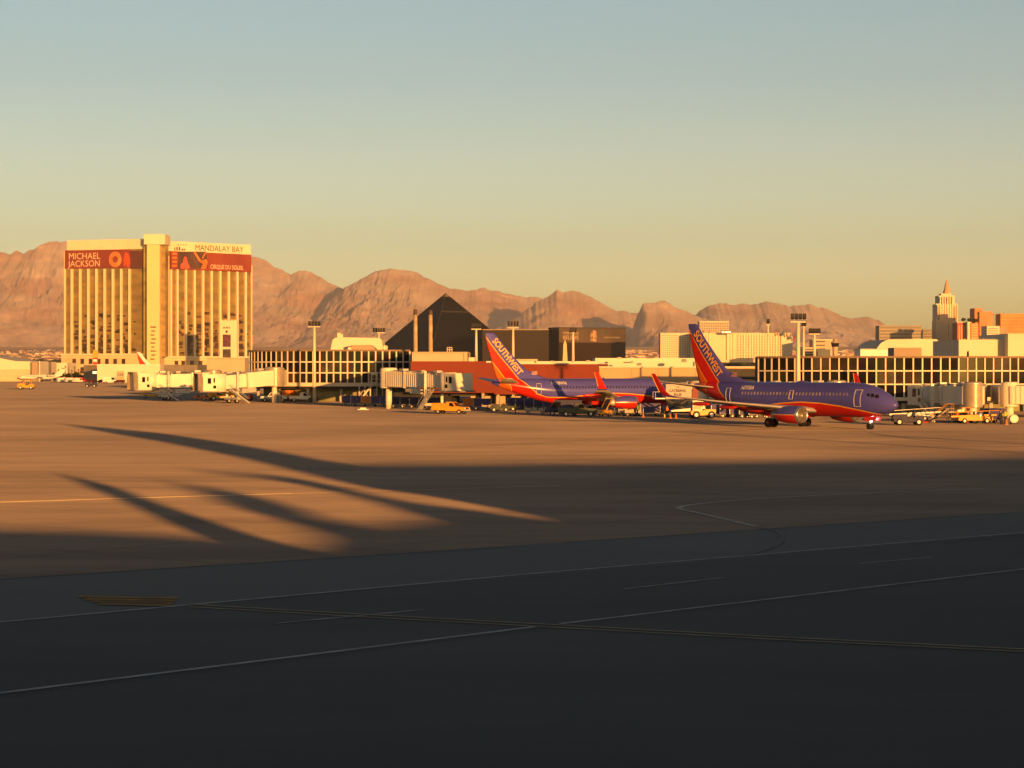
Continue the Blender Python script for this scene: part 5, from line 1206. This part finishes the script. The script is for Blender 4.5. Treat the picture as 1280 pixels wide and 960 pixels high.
def bag_cart(label, m, roof=True, group='baggage carts'):
    t = L0(thing('baggage_cart', label, 'baggage cart', group=group))
    b = MB(); b.box(-1.5, 1.5, -.75, .75, .45, .56); b.build('deck', grey, t)
    if roof:
        b = MB(); b.box(-1.42, 1.42, -.72, .72, .56, 1.72); 
        for i in range(7): b.box(-1.4+i*.44, -1.3+i*.44, -.75, .75, .58, 1.70)
        b.build('curtain', m, t)
        b = MB(); panel(b, [(-1.55, 1.74), (1.55, 1.74), (1.45, 1.86), (-1.45, 1.86)], -.8, .8); b.build('roof', m, t)
    else:
        for (x, y, z, a) in ((-1., -.2, .56, .38), (-.1, .2, .56, .45), (.85, -.1, .56, .36)):
            b = MB(); b.box(x-.38, x+.38, y-.35, y+.35, z, z+a); b.build('load', m, t)
    for x in (-1.47, 1.47):
        for y in (-.72, .72): b = MB(); b.bar((x, y, .56), (x, y, 1.75 if roof else 1.1), .06, .06); b.build('post', galv, t)
    b = MB(); b.bar((1.5, 0, .45), (2.2, 0, .35), .07, .07); b.build('tow_bar', dark, t)
    wheels(t, (-1.05, 1.05), .62, .24, .16)
    return t
def tug(label, m, cab=True, group='baggage tractors'):
    t = L0(thing('baggage_tractor', label, 'tractor', group=group))
    b = MB(); panel(b, [(1.5, .35), (1.5, .95), (1.35, 1.05), (.2, 1.08), (.1, .7), (-.5, .7), (-.6, .95), (-1.45, .95), (-1.45, .35)], -.68, .68); b.build('body', m, t)
    b = MB(); b.box(-.5, .0, -.45, .45, .7, .85); panel(b, [(-.55, .8), (-.42, .8), (-.5, 1.3), (-.62, 1.3)], -.4, .4); b.build('seat', dark, t)
    b = MB(); b.tube([(.15, 0, 1.0), (-.05, 0, 1.25)], .03, 6); b.rings([[Vector((-.05+.06*math.sin(a*PI/6), .18*math.cos(a*PI/6), 1.27+.18*math.sin(a*PI/6)*.6))+Vector((q, 0, 0)) for a in range(12)] for q in (0, .03)]); b.build('steering_wheel', dark, t)
    if cab:
        for x in (-.75, .35):
            for y in (-.6, .6): b = MB(); b.bar((x, y, .9), (x, y, 1.9), .06, .06); b.build('post', m, t)
        b = MB(); b.box(-.85, .5, -.68, .68, 1.9, 1.98); b.build('roof', m, t)
    b = MB(); b.box(-1.7, -1.45, -.08, .08, .42, .52); b.build('hitch', dark, t)
    for y in (-.5, .5): b = MB(); b.box(1.5, 1.54, y-.1, y+.1, .7, .85); b.build('headlight', galv, t)
    wheels(t, (-.95, .95), .6, .34, .2, rimm=white)
    return t
def belt_loader(label, m, tilt=.28, group='belt loaders'):
    t = L0(thing('belt_loader', label, 'belt loader', group=group))
    b = MB(); panel(b, [(2.3, .4), (2.3, .8), (.9, .95), (-2.3, .85), (-2.3, .4)], -.7, .7); b.build('chassis', m, t)
    a = Vector((-3.2, -.1, .9)); e = a+Vector((7.2*math.cos(tilt), 0, 7.2*math.sin(tilt)))
    b = MB(); b.bar(a, e, .7, .22); b.build('conveyor', m, t)
    b = MB(); b.bar(a+UZ*.13, e+UZ*.13, .56, .04); b.build('belt', rubber, t)
    for y in (-.5, .3): b = MB(); b.tube([a+Vector((.4, y-.0, .5)), e+Vector((-.4, y, .55))], .035, 6); b.build('handrail', m, t)
    b = MB(); b.bar((1.2, -.1, .8), a+(e-a)*.68, .14, .14); b.build('lift_arm', galv, t)
    b = MB(); b.box(.3, .8, .35, .75, .9, 1.1); b.box(.25, .35, .35, .75, 1.1, 1.5); b.build('seat', dark, t)
    wheels(t, (-1.5, 1.5), .62, .36, .22, rimm=white)
    return t
def van(label, m, L=5.4, H=2.3, group='vans'):
    t = L0(thing('delivery_van', label, 'van', group=group))
    b = MB(); panel(b, [(L/2, .45), (L/2, .95), (L/2-.7, 1.2), (L/2-1.4, H-.1), (L/2-1.8, H), (-L/2, H), (-L/2, .45)], -.95, .95); b.build('body', m, t)
    for sg in (-1, 1):
        b = MB(); panel(b, [(L/2-.95, 1.22), (L/2-1.5, H-.25), (L/2-2.3, H-.25), (L/2-2.3, 1.22)], sg*.96-.01, sg*.96+.01); b.build('side_window', dglass, t)
        b = MB(); b.box(L/2-.02, L/2+.05, sg*.72-.16, sg*.72+.16, .72, .92); b.build('headlight', white, t)
        b = MB(); b.box(-L/2-.03, -L/2+.02, sg*.82-.08, sg*.82+.08, .8, 1.1); b.build('tail_light', redp, t)
    b = MB(); b.add([(L/2-.72, -.82, 1.22), (L/2-.72, .82, 1.22), (L/2-1.38, .8, H-.14), (L/2-1.38, -.8, H-.14)], [(0, 1, 2, 3)]); b.v = [v+Vector((.03, 0, .02)) for v in b.v]; b.build('windscreen', dglass, t)
    b = MB(); b.box(L/2-.05, L/2+.14, -.93, .93, .38, .58); b.build('bumper', dark, t)
    b = MB(); b.box(-L/2-.02, -L/2+.01, -.8, .8, .6, H-.15); b.build('rear_door', m, t)
    wheels(t, (L/2-1.1, -L/2+1.1), .86, .36)
    return t
def box_truck(label, m, mb, group='box trucks'):
    t = L0(thing('box_truck', label, 'truck', group=group))
    b = MB(); b.box(-3.2, 1.0, -1.15, 1.15, .95, 2.9); b.build('cargo_box', mb, t)
    b = MB(); panel(b, [(2.7, .5), (2.75, 1.2), (2.4, 2.1), (1.15, 2.2), (1.15, .5)], -1.02, 1.02); b.build('cab', m, t)
    b = MB(); b.add([(2.74, -.9, 1.3), (2.74, .9, 1.3), (2.46, .85, 2.02), (2.46, -.85, 2.02)], [(0, 1, 2, 3)]); b.v = [v+Vector((.03, 0, 0)) for v in b.v]; b.build('windscreen', dglass, t)
    for sg in (-1, 1): b = MB(); panel(b, [(2.3, 1.3), (2.1, 1.95), (1.4, 1.95), (1.4, 1.3)], sg*1.03-.01, sg*1.03+.01); b.build('side_window', dglass, t)
    b = MB(); b.box(-3.22, -3.19, -1., 1., 1.05, 2.8); b.build('rear_door', m, t)
    b = MB(); b.box(-3.1, 2.6, -.45, .45, .55, .93); b.build('chassis', dark, t)
    for sg in (-1, 1): b = MB(); b.box(2.7, 2.8, sg*.75-.14, sg*.75+.14, .75, .95); b.build('headlight', white, t)
    wheels(t, (1.9, -2.1), .95, .45)
    return t
def flat(px, bot, dx=0): 
    Y = gy(bot); return WX(px, Y), Y
def setv(o, px, bot, rz):
    x, y = flat(px, bot); o.location = (x, y, 0); o.rotation_euler = (0, 0, rz); return o
# yellow utility pickup
u = setv(pickup('bright yellow-orange utility pickup driving right, alone in front of the red terminal', yel, True), 563.5, 517.6, -.42); u.scale = (.98,)*3
w = pickup('white pickup parked left of the orange box truck under the left concourse', white); setv(w, 342, 502, PI+.2)
o = copy_tree(w); o['label'] = 'white pickup parked right of the orange box truck, beside a dark tractor'; setv(o, 378, 502.2, .15)
bt = box_truck('orange box truck parked rear on under the left concourse', org, org); setv(bt, 363, 501.6, 1.35); bt.scale = (.8,)*3
# carts: one of each kind, copies by label
GC = 'baggage carts'
c_blue = bag_cart('x', bluep); c_navy = bag_cart('x', navy); c_or = bag_cart('x', org); c_flat = bag_cart('x', tan, False)
def cart(proto, px, bot, rz, lab): x, y = flat(px, bot); return put(proto, x, y, rz, lab, GC)
cart(c_blue, 437, 507.2, .1, 'blue curtained baggage cart, first from the left below the zigzag stair')
cart(c_blue, 448.5, 507.6, .05, 'blue curtained baggage cart left of the orange cart below the zigzag stair')
cart(c_or, 461.5, 507.8, 0, 'orange baggage cart between blue carts below the zigzag stair')
cart(c_blue, 473.5, 508.0, .02, 'blue curtained baggage cart just right of the orange cart')
cart(c_blue, 485.5, 508.2, 0, 'blue curtained baggage cart under the rotunda of the ribbed jet bridge')
for i in range(5): cart(c_navy, 499+i*11.6, 509.4+i*.2, 0, ['first', 'second', 'third', 'fourth', 'fifth'][i]+' navy cart from the left in the dark row under the ribbed bridge')
cart(c_or, 590, 511, -.05, 'orange cart with yellow side just right of the yellow utility pickup')
cart(c_blue, 603, 512, 0, 'blue curtained cart between an orange cart and a yellow loaded cart')
cart(c_flat, 614, 513.8, 0, 'low yellow loaded cart below the tail cone of the left airliner')
for i, (x, y) in enumerate(((645, 510.6), (655, 510.8), (666, 511.2), (678, 511.6), (689, 511.8))): cart(c_blue, x, y, .03, ['first', 'second', 'third', 'fourth', 'fifth'][i]+' blue cart from the left under the rear of the left airliner')
cart(c_flat, 669, 517.8, 0, 'small yellow loaded cart standing alone in the sun before the left airliner')
cart(c_blue, 812, 520, .05, 'wide purple-blue cart beside the catering truck under the left airliner nose'); 
for i, (x, y) in enumerate(((901, 521.6), (912, 521.8), (924, 522), (936, 522.3), (948, 522.6))): cart(c_blue, x, y, .06, ['first', 'second', 'third', 'fourth', 'fifth'][i]+' purple-blue cart from the left behind the right airliner near wing')
for i, (x, y) in enumerate(((1238.5, 528.6), (1246, 529))): cart(c_blue, x, y, 1.2, ['left', 'right'][i]+' one of two blue carts right of the polished jet bridge rotunda')
for i, (x, y) in enumerate(((782, 519.6), (790, 520.4))): cart(c_flat, x, y, .4, ['left', 'right'][i]+' one of two loaded carts under the engine of the left airliner')
# tractors
tg = tug('x', greend, False); GT = 'baggage tractors'
def tr(proto, px, bot, rz, lab): x, y = flat(px, bot); return put(proto, x, y, rz, lab, GT)
tr(tg, 625, 514.6, PI, 'dark green open tractor below the tail cone of the left airliner')
tr(tg, 634, 513.6, 0, 'dark green open tractor just right of another one below the left airliner tail')
tr(tg, 392, 502.6, 1.4, 'dark tractor beside the foot of the tall left floodlight mast')
tb = tug('x', navy, False); tr(tb, 1135, 531.6, PI, 'dark blue pushback tractor in front of the right airliner nose').scale = (1.25,)*3
to = tug('x', org, True)
tr(to, 250, 500.4, 0, 'orange tractor, left one of two below the smooth white jet bridge'); tr(to, 261, 500.8, 0, 'orange tractor, right one of two below the smooth white jet bridge')
tr(to, 1203.5, 528.4, 1.9, 'orange roofed tractor below the shaded jet bridge at right')
ty = tug('x', yel, True); tr(ty, 33, 486.6, PI, 'yellow tractor alone on the far left apron').scale = (1.8,)*3
tr(tb, 114, 484, 0, 'dark tractor alone on the apron below the cargo building').scale = (1.4,)*3
tr(ty, 276, 501, .3, 'yellow tractor right of the two orange ones below the smooth white jet bridge')
# dark pickups/low tractors under left airliner
dk = pickup('long dark green pickup parked in the shade of the left airliner belly', greend); setv(dk, 722, 520.6, .02)
vd = van('x', navy); put(vd, *flat(704, 519.6), PI, 'dark blue van just left of the dark green pickup under the left airliner', 'vans')
# distant row of red and white vans plus dark red cars
vr = van('x', redp); vw = van('x', white)
for i, (x, m, y) in enumerate(((78, vw, 478), (83, vr, 477.8), (88, vw, 478.2), (92.5, vr, 478), (97, vw, 478.4), (101, vr, 477.8))):
    put(m, *flat(x, y), .6+i*.1, ['leftmost white', 'leftmost red', 'middle white', 'middle red', 'rightmost white', 'rightmost red'][i]+' van in the distant cluster below the palms', 'distant vans below the palms')
vm = van('x', mat('maroon_paint', (.10, .02, .02), .4), 4.6, 1.6)
for i, (x, y) in enumerate(((113, 478.6), (128, 478.8), (149.5, 479.2))): put(vm, *flat(x, y), PI*.9, ['left', 'middle', 'right'][i]+' one of three dark red cars parked along the cargo building', 'dark red cars by the cargo building')
put(vw, *flat(138.5, 479), 0, 'white van between two dark red cars by the cargo building', 'vans').scale = (1.3,)*3
# belt loaders
bl = belt_loader('x', yel, .2); GB = 'belt loaders'
put(bl, *flat(190, 497.4), .1, 'yellow belt loader parked under the far left jet bridge', GB)
blw = belt_loader('x', white, .05); blf = belt_loader('x', yel, .03)
put(blw, *flat(211, 497.8), PI-.2, 'white belt loader lying low under the far left jet bridge', GB)
put(blw, *flat(1141, 526.6), .05, 'long white belt loader behind the pushback tractor at the right airliner nose', GB)
put(bl, *flat(757, 520.6), 1.4, 'yellow belt loader raised to the hold of the left airliner behind its wing', GB)
put(blf, *flat(1217, 529.4), .2, 'yellow belt loader under the polished rotunda of the shaded jet bridge', GB)
# catering truck
def catering(label, loc, rz):
    t = L0(thing('catering_truck', label, 'truck', (*loc, 0), rz))
    b = MB(); b.box(-2.4, 2.4, -1.05, 1.05, .6, .9); b.build('chassis', dark, t)
    b = MB(); panel(b, [(3.6, .5), (3.6, 1.4), (3.3, 2.25), (2.1, 2.3), (2.1, .5)], -1.1, 1.1); b.build('cab', cream, t)
    b = MB(); b.add([(3.62, -.9, 1.45), (3.62, .9, 1.45), (3.36, .85, 2.1), (3.36, -.85, 2.1)], [(0, 1, 2, 3)]); b.build('windscreen', dglass, t)
    for sg in (-1, 1):
        b = MB(); b.box(2.3, 3.2, sg*1.11-.01, sg*1.11+.01, 1.4, 2.1); b.build('side_window', dglass, t)
    for sg in (-1, 1):
        b = MB(); b.bar((-1.9, sg*.8, .95), (1.4, sg*.8, 2.55), .12, .16); b.bar((1.4, sg*.9, .95), (-1.9, sg*.9, 2.55), .12, .16); b.build('scissor_arm', dark, t)
    b = MB(); b.box(-2.1, 1.6, -1.2, 1.2, 2.6, 4.7); bx = b.build('cargo_box', mat('dull_white_box', (.44, .36, .31), .6, var=.08), t)
    b = MB(); b.text('CATERING', .50, (-1.65, -1.215, 3.62), (1, 0, 0), UZ, bold=.02, ext=.01); b.build('lettering', mat('dark_lettering', (.06, .04, .04), .6), bx)
    b = MB(); b.text('PLUS', .50, (-.95, -1.215, 3.05), (1, 0, 0), UZ, bold=.02, ext=.01); b.build('lettering', mat('dark_lettering', (.06, .04, .04), .6), bx)
    b = MB(); b.rings([[Vector((-.35+.25*q*math.cos(a*PI/6), -1.214, 4.3+.16*q*math.sin(a*PI/6))) for a in range(12)] for q in (1, .05)], cap=False); b.build('emblem', redp, bx)
    b = MB(); b.box(1.6, 1.63, -1., 1., 2.7, 4.6); b.build('rear_door', mat('roller_door_red', (.22, .05, .03), .6), bx)
    b = MB(); b.box(1.7, 2.6, -1.1, -1.02, 2.7, 4.4); b.box(1.75, 2.5, -1.14, -1.1, 2.8, 4.2); b.build('side_door', mat('roller_door_red', (.22, .05, .03), .6), bx)
    b = MB(); b.box(-3.6, -2.1, -1., 1., 2.6, 2.75); b.build('platform', galv, t)
    for y in (-.95, .95):
        b = MB(); b.tube([(-2.15, y, 3.6), (-3.55, y, 3.6)], .04, 6); b.tube([(-3.55, y, 2.75), (-3.55, y, 3.6)], .04, 6); b.build('handrail', galv, t)
    wheels(t, (-1.5, 2.75), .9, .48, .3, rimm=white)
    for y in (-1.2, 1.2): b = MB(); b.bar((-2.3, y, 0), (-2.3, y, .9), .16, .16); b.build('outrigger', yel, t)
    return t
catering('catering truck with its white box lifted to the nose door of the left airliner', flat(848.5, 521.5), .12)
# yellow equipment tractor with glass cab
t = L0(thing('cabbed_tractor', 'yellow tractor with boxy cream cab and white rims before the right airliner tail', 'tractor', (*flat(879, 523), 0), PI+.12))
b = MB(); panel(b, [(-1.6, .45), (-1.6, 1.25), (-.1, 1.3), (0, 1.15), (1.9, 1.05), (1.9, .6), (1.6, .45)], -.9, .9); b.build('body', yel, t)
b = MB(); b.box(.35, 1.65, -.85, .85, 1.1, 1.25); b.box(.35, 1.65, -.85, .85, 2.35, 2.5)
for x in (.4, 1.6):
    for y in (-.8, .8): b.box(x-.06, x+.06, y-.06, y+.06, 1.2, 2.4)
b.build('cab_frame', cream, t)
b = MB(); b.box(.46, 1.54, -.82, .82, 1.25, 2.35); b.build('cab_glass', mat('amber_cab_glass', (.20, .11, .04), .2), t)
b = MB(); panel(b, [(1.9, 1.0), (4.6, .95), (4.6, 1.15), (1.9, 1.45)], -.5, .5); b.build('boom', cream, t)
for y in (-.4, .4): b = MB(); b.box(-1.64, -1.6, y-.1, y+.1, .9, 1.05); b.build('headlight', white, t)
wheels(t, (-1.0, 1.15), .8, .52, .28, rimm=white)
# ground power unit with lit green lamp
t = L0(thing('ground_power_unit', 'low cart with a bright green-white lamp shining below the smooth white jet bridge', 'ground power unit', (*flat(284, 500.6), 0), 0))
b = MB(); b.box(-1.3, 1.3, -.7, .7, .45, 1.25); b.build('housing', greend, t)
b = MB(); b.box(-1.1, -.1, -.72, -.7, .55, 1.1); b.build('grille', dark, t)
b = MB(); b.tube([(0, -.5, 1.25), (0, -.5, 1.5)], .05, 6); b.build('lamp_post', dark, t)
b = MB(); b.rings([[Vector((r*math.cos(a*PI/6), -.5+r*math.sin(a*PI/6), z)) for a in range(12)] for r, z in ((.05, 1.5), (.20, 1.58), (.20, 1.74), (.05, 1.84))]); b.build('lamp', lamp_g, t, True)
b = MB(); b.bar((1.3, 0, .45), (2.2, 0, .35), .07, .07); b.build('tow_bar', dark, t)
wheels(t, (-.85, .85), .6, .26, .16)
# air stairs
t = L0(thing('air_stair', 'brown mobile air stair standing in the sun below the shaded jet bridge', 'air stair', (*flat(1176, 528.4), 0), .15)); t.scale = (.62,)*3
b = MB(); b.bar((-2.2, -.5, .2), (1.4, -.5, 2.9), .1, .35); b.bar((-2.2, .5, .2), (1.4, .5, 2.9), .1, .35); b.build('side_beam', dtan, t)
for i in range(13): b = MB(); b.box(-2.1+i*.275, -1.8+i*.275, -.5, .5, .32+i*.205, .37+i*.205); b.build('step', dtan, t)
b = MB(); b.box(1.4, 2.6, -.6, .6, 2.85, 2.95); b.build('platform', dtan, t)
for y in (-.58, .58): b = MB(); b.tube([(-2.2, y, 1.2), (1.4, y, 3.9), (2.6, y, 3.9), (2.6, y, 2.95)], .04, 6); b.build('handrail', yel, t)
for x in (1.5, 2.5):
    for y in (-.5, .5): b = MB(); b.bar((x, y, .3), (x, y, 2.85), .1, .1); b.build('leg', dtan, t)
wheels(t, (-1.6, 2.0), .6, .24, .15)
# tow bar, small items
t = thing('tow_bar', 'red and white tow bar lying right of the dark blue pushback tractor', 'tow bar', (*flat(1147, 531), 0)); L0(t)
b = MB(); b.tube([(-1.6, 0, .35), (1.6, 0, .35)], .07, 8); b.build('bar', redp, t)
b = MB(); b.box(1.4, 1.8, -.25, .25, .2, .42); b.build('head', dark, t)
b = MB(); b.tube([(-.3, -.3, .2), (-.3, .3, .2)], .2, 12); b.build('wheel', rubber, t)
def drum(name, label, cat, px, bot, r, h, m, horiz=False, s=None):
    x, y = flat(px, bot); t = L0(thing(name, label, cat, (x, y, 0)))
    if horiz: 
        b = MB(); b.tube([(0, -.35, r+.15), (0, .35, r+.15)], r, 20); b.build('tank', m, t)
        b = MB(); b.tube([(0, -.38, r+.15), (0, .38, r+.15)], r*.5, 14); b.build('hub', galv, t)
        b = MB(); b.box(-.4, .4, -.4, .4, 0, .18); b.build('base', dark, t)
    else:
        b = MB(); b.tube([(0, 0, .1), (0, 0, h*.9), (0, 0, h)], [r, r, r*.6], 16); b.build('tank', m, t, True)
        b = MB(); b.tube([(0, 0, h), (0, 0, h+.15)], .06, 8); b.build('valve', dark, t)
        b = MB(); b.box(-r, r, -r, r, 0, .1); b.build('base', dark, t)
    return t
drum('extinguisher_cart', 'red wheeled extinguisher bottle beside the hydrant under the smooth white jet bridge', 'extinguisher', 313.5, 500.6, .42, 1.25, redp)
drum('extinguisher_cart', 'round red extinguisher drum under the left airliner near its main gear', 'extinguisher', 740.5, 519.6, .42, .8, redp, True)
drum('hose_reel', 'big pale round hose reel at the right edge under the ribbed jet bridge', 'hose reel', 1267, 530, .52, 1, cream, True)
drum('water_tank', 'shiny upright metal tank standing under the polished rotunda', 'tank', 1224.6, 529.4, .42, 1.5, steel)
drum('red_bin', 'small red bin right of the orange roofed tractor', 'bin', 1208, 529, .3, 1., redp)
for i, (x, y) in enumerate(((786, 522), (804, 521.6), (838, 523), (845, 522.6), (1258, 530.6))):
    X_, Y_ = flat(x, y); t = L0(thing('traffic_cone', ['orange cone below the left airliner engine', 'orange cone beside the wide purple-blue cart', 'orange cone left of the catering truck wheels', 'orange cone under the catering truck box', 'orange cone near the pale hose reel'][i], 'cone', (X_, Y_, 0), 0, 'orange cones'))
    b = MB(); b.tube([(0, 0, .04), (0, 0, .7)], [.17, .03], 12); b.build('cone', org, t, True)
    b = MB(); b.box(-.22, .22, -.22, .22, 0, .04); b.build('base', org, t)
t = L0(thing('wheel_chocks_sign', 'small white lit edge board lying on the apron below the zigzag stair', 'board', (*flat(454, 512.6), 0)))
b = MB(); b.box(-.9, .9, -.25, .25, .02, .16); b.build('board', white, t)
b = MB(); b.box(-.5, .5, -.02, .02, .16, .4); b.build('fin', white, t)

# ================================================================== people
def person(label, px, bot, rz, top=vest, walk=0., arm=.2):
    x, y = flat(px, bot); t = L0(thing('person', label, 'person', (x, y, 0), rz, 'ground crew'))
    J = [(0, 0, .95), (0, 0, 1.15), (0, 0, 1.40), (0, 0, 1.50), (.02, 0, 1.62), (.02, 0, 1.74)]
    R = [.14, .13, .15, .06, .085, .07]
    E = [(0, 1), (1, 2), (2, 3), (3, 4), (4, 5)]
    for sg in (-1, 1):
        i = len(J); J += [(0, sg*.18, 1.42), (-.02+arm*.2*sg, sg*.24, 1.15), (.10+arm*.5*sg, sg*.24, .93), (.13+arm*.5*sg, sg*.24, .84)]; R += [.055, .045, .035, .04]; E += [(2, i), (i, i+1), (i+1, i+2), (i+2, i+3)]
        i = len(J); J += [(0, sg*.09, .88), (walk*sg*.16+.03, sg*.10, .48), (walk*sg*.30, sg*.10, .08), (walk*sg*.30+.16, sg*.11, .04)]; R += [.10, .062, .045, .04]; E += [(0, i), (i, i+1), (i+1, i+2), (i+2, i+3)]
    me = bpy.data.meshes.new('p'); me.from_pydata(J, E, []); o = bpy.data.objects.new('p', me); COL.objects.link(o)
    m = o.modifiers.new('s', 'SKIN'); 
    for k, v in enumerate(me.skin_vertices[0].data): v.radius = (R[k], R[k]); v.use_root = (k == 0)
    s = o.modifiers.new('u', 'SUBSURF'); s.levels = 1
    dg = bpy.context.evaluated_depsgraph_get(); me2 = bpy.data.meshes.new_from_object(o.evaluated_get(dg)); bpy.data.objects.remove(o)
    me2.name = 'body'; me2.materials.clear(); 
    for q in (cloth, skin, top): me2.materials.append(q)
    for p in me2.polygons:
        c = p.center; p.material_index = 1 if (c.z > 1.5 or (abs(c.y) > .2 and c.z < .92)) else (2 if c.z > .98 and abs(c.y) < .26 else 0); p.use_smooth = True
    bo = bpy.data.objects.new('body', me2); COL.objects.link(bo); bo.parent = t
    b = MB(); b.rings([[Vector((.01+r*math.cos(a*PI/6), r*math.sin(a*PI/6), z)) for a in range(12)] for r, z in ((.098, 1.70), (.105, 1.76), (.08, 1.82), (.02, 1.85))]); b.build('hair', hairm, t, True)
    return t
person('ground worker in a yellow-green vest standing in front of the left airliner tail', 644, 517.4, .3, vest)
person('ground worker in an orange vest left of the orange roofed tractor', 1196.5, 529, 1., vesto, .6)
person('ground worker in dark clothes, left one of two beside the pale hose reel', 1250.8, 530.4, -1., cloth)
person('ground worker in a vest, right one of two beside the pale hose reel', 1256.6, 530.2, -2., vest, .5)
person('ground worker in an orange vest beside the first blue cart at the zigzag stair', 433, 507, 0., vesto)
person('ground worker in a yellow-green vest among the loaded carts below the left airliner engine', 797, 520.6, .5, vest, .7)
person('ground worker in an orange vest left of the catering truck', 834, 522.4, 2.5, vesto)

# ================================================================== unseen terminal and tail shapes behind the viewpoint, cut to cast the apron shadows
TE = math.tan(EL)/math.cos(AZ); TX = math.tan(AZ)
def back(px, py, Yc): # ground point in the photo -> point on the plane Y=Yc that shades it
    X, Y = G(px, py); return (X+(Y-Yc)*TX, (Y-Yc)*TE)
Yb = -12.
t = thing('rear_shade_caster', 'unseen terminal shape behind the viewpoint, roofline cut to cast the apron shade', 'terminal', (60, Yb-20, 0))
ridge = [back(x, y, Yb) for x, y in ((-200, 655), (0, 660), (100, 662), (200, 667), (265, 673), (350, 681), (440, 690))]
ridge += [back(x, y, Yb) for x, y in ((430, 672), (412, 660), (470, 655), (530, 647), (640, 645), (700, 646))]
ridge += [back(x, y, Yb) for x, y in ((640, 585), (660, 580), (760, 578), (1000, 575), (1280, 569))]
pts = sorted(ridge, key=lambda p: p[0]); ridge2 = [ridge[0]]
for p in ridge[1:]:
    if p[0] > ridge2[-1][0]+.05: ridge2.append(p)
x0, x1 = ridge2[0][0]-60, ridge2[-1][0]+120
poly = [(x0, 0)]+[(x0, ridge2[0][1])]+ridge2+[(x1, ridge2[-1][1]), (x1, 0)]
b = MB(); b.prism([(x, Yb, z) for x, z in poly], (0, -25, 0)); b.build('wall', tan, t)  # wall outline follows the shade edges it casts on the apron
for i in range(12): b = MB(); b.box(x0+10+i*18, x0+20+i*18, Yb, Yb+.1, 2, 6); b.build('window', dglass, t)
def tailshape(label, Yc, poly_px, m=white):
    t = thing('tail_shadow_shape', label, 'airliner', (back(*poly_px[0], Yc)[0], Yc, 0), 0, 'shadow shapes behind the viewpoint')
    q = [back(x, y, Yc) for x, y in poly_px]
    b = MB(); b.prism([(x, Yc, z) for x, z in q], (0, -.5, 0)); b.build('tail_fin', m, t)  # thin panel whose outline is set by the shadow it casts
    b = MB(); x, z = q[-1]; b.box(x-1, x+6, Yc-3, Yc+.0-1, 0, 5); b.build('fuselage', m, t)  # plain unseen box added below the panel
tailshape('tall unseen tail shape behind the viewpoint, cut to cast the longest apron shadow', -10, [(80, 530), (200, 541), (300, 556), (400, 574), (425, 580), (600, 579.5), (700, 578), (700, 648), (660, 644), (640, 638), (525, 617), (490, 614), (450, 607), (400, 596), (300, 571.5), (200, 551.5), (120, 538)])
tailshape('narrow unseen tail shape behind the viewpoint, cut to cast a swept shadow', -8, [(78, 592), (150, 610), (215, 635), (270, 653), (300, 664), (350, 679), (440, 691), (300, 700), (266, 676), (215, 654), (150, 624), (110, 608)])
tailshape('blunt unseen panel far behind the viewpoint, shaped to cast a soft shadow', -70, [(225, 605), (300, 614), (350, 628), (400, 643), (440, 662), (450, 692), (436, 688), (410, 672), (380, 658), (340, 645), (290, 634)])
tailshape('thin unseen strip behind the viewpoint, shaped to cast a narrow shadow streak', -30, [(230, 588), (350, 594), (440, 611), (530, 636), (560, 648), (525, 646), (440, 619), (350, 600)])
tailshape('short unseen panel behind the viewpoint, shaped to cast a patch of shade', -30, [(500, 626), (560, 633), (650, 646), (700, 652), (690, 658), (540, 652), (510, 640)])
for (x, y, x2, y2) in ((865, 540.5, 1240, 567), (1120, 545.5, 1280, 553)):
    X_, Z_ = back(x, y, -50.); 
    t = thing('light_mast', 'tall floodlight mast behind the viewpoint at %s' % ('the left' if x < 1000 else 'the right'), 'light mast', (X_, -50, 0), 0, 'floodlight masts behind the viewpoint')
    b = MB(); b.tube([(X_, -50, 0), (X_, -50, Z_)], [.55, .35], 8); b.build('pole', galv, t)
    b = MB(); b.box(X_-1, X_+1, -50.4, -49.6, Z_-.6, Z_); b.build('floodlight', dark, t)
# ================================================================== haze
b = MB(); b.box(-9500, 12000, -320, 25500, -1.6, 1360)
m_haze = bpy.data.materials.new('morning_haze'); m_haze.use_nodes = True; nt = m_haze.node_tree
nt.nodes.remove(nt.nodes['Principled BSDF']); v = nt.nodes.new('ShaderNodeVolumePrincipled')
v.inputs['Color'].default_value = (.80, .86, 1., 1); v.inputs['Density'].default_value = 2.4e-5; v.inputs['Anisotropy'].default_value = 0
nt.links.new(v.outputs[0], nt.nodes['Material Output'].inputs['Volume'])
o = b.build('haze', m_haze); tag(o, kind='stuff')
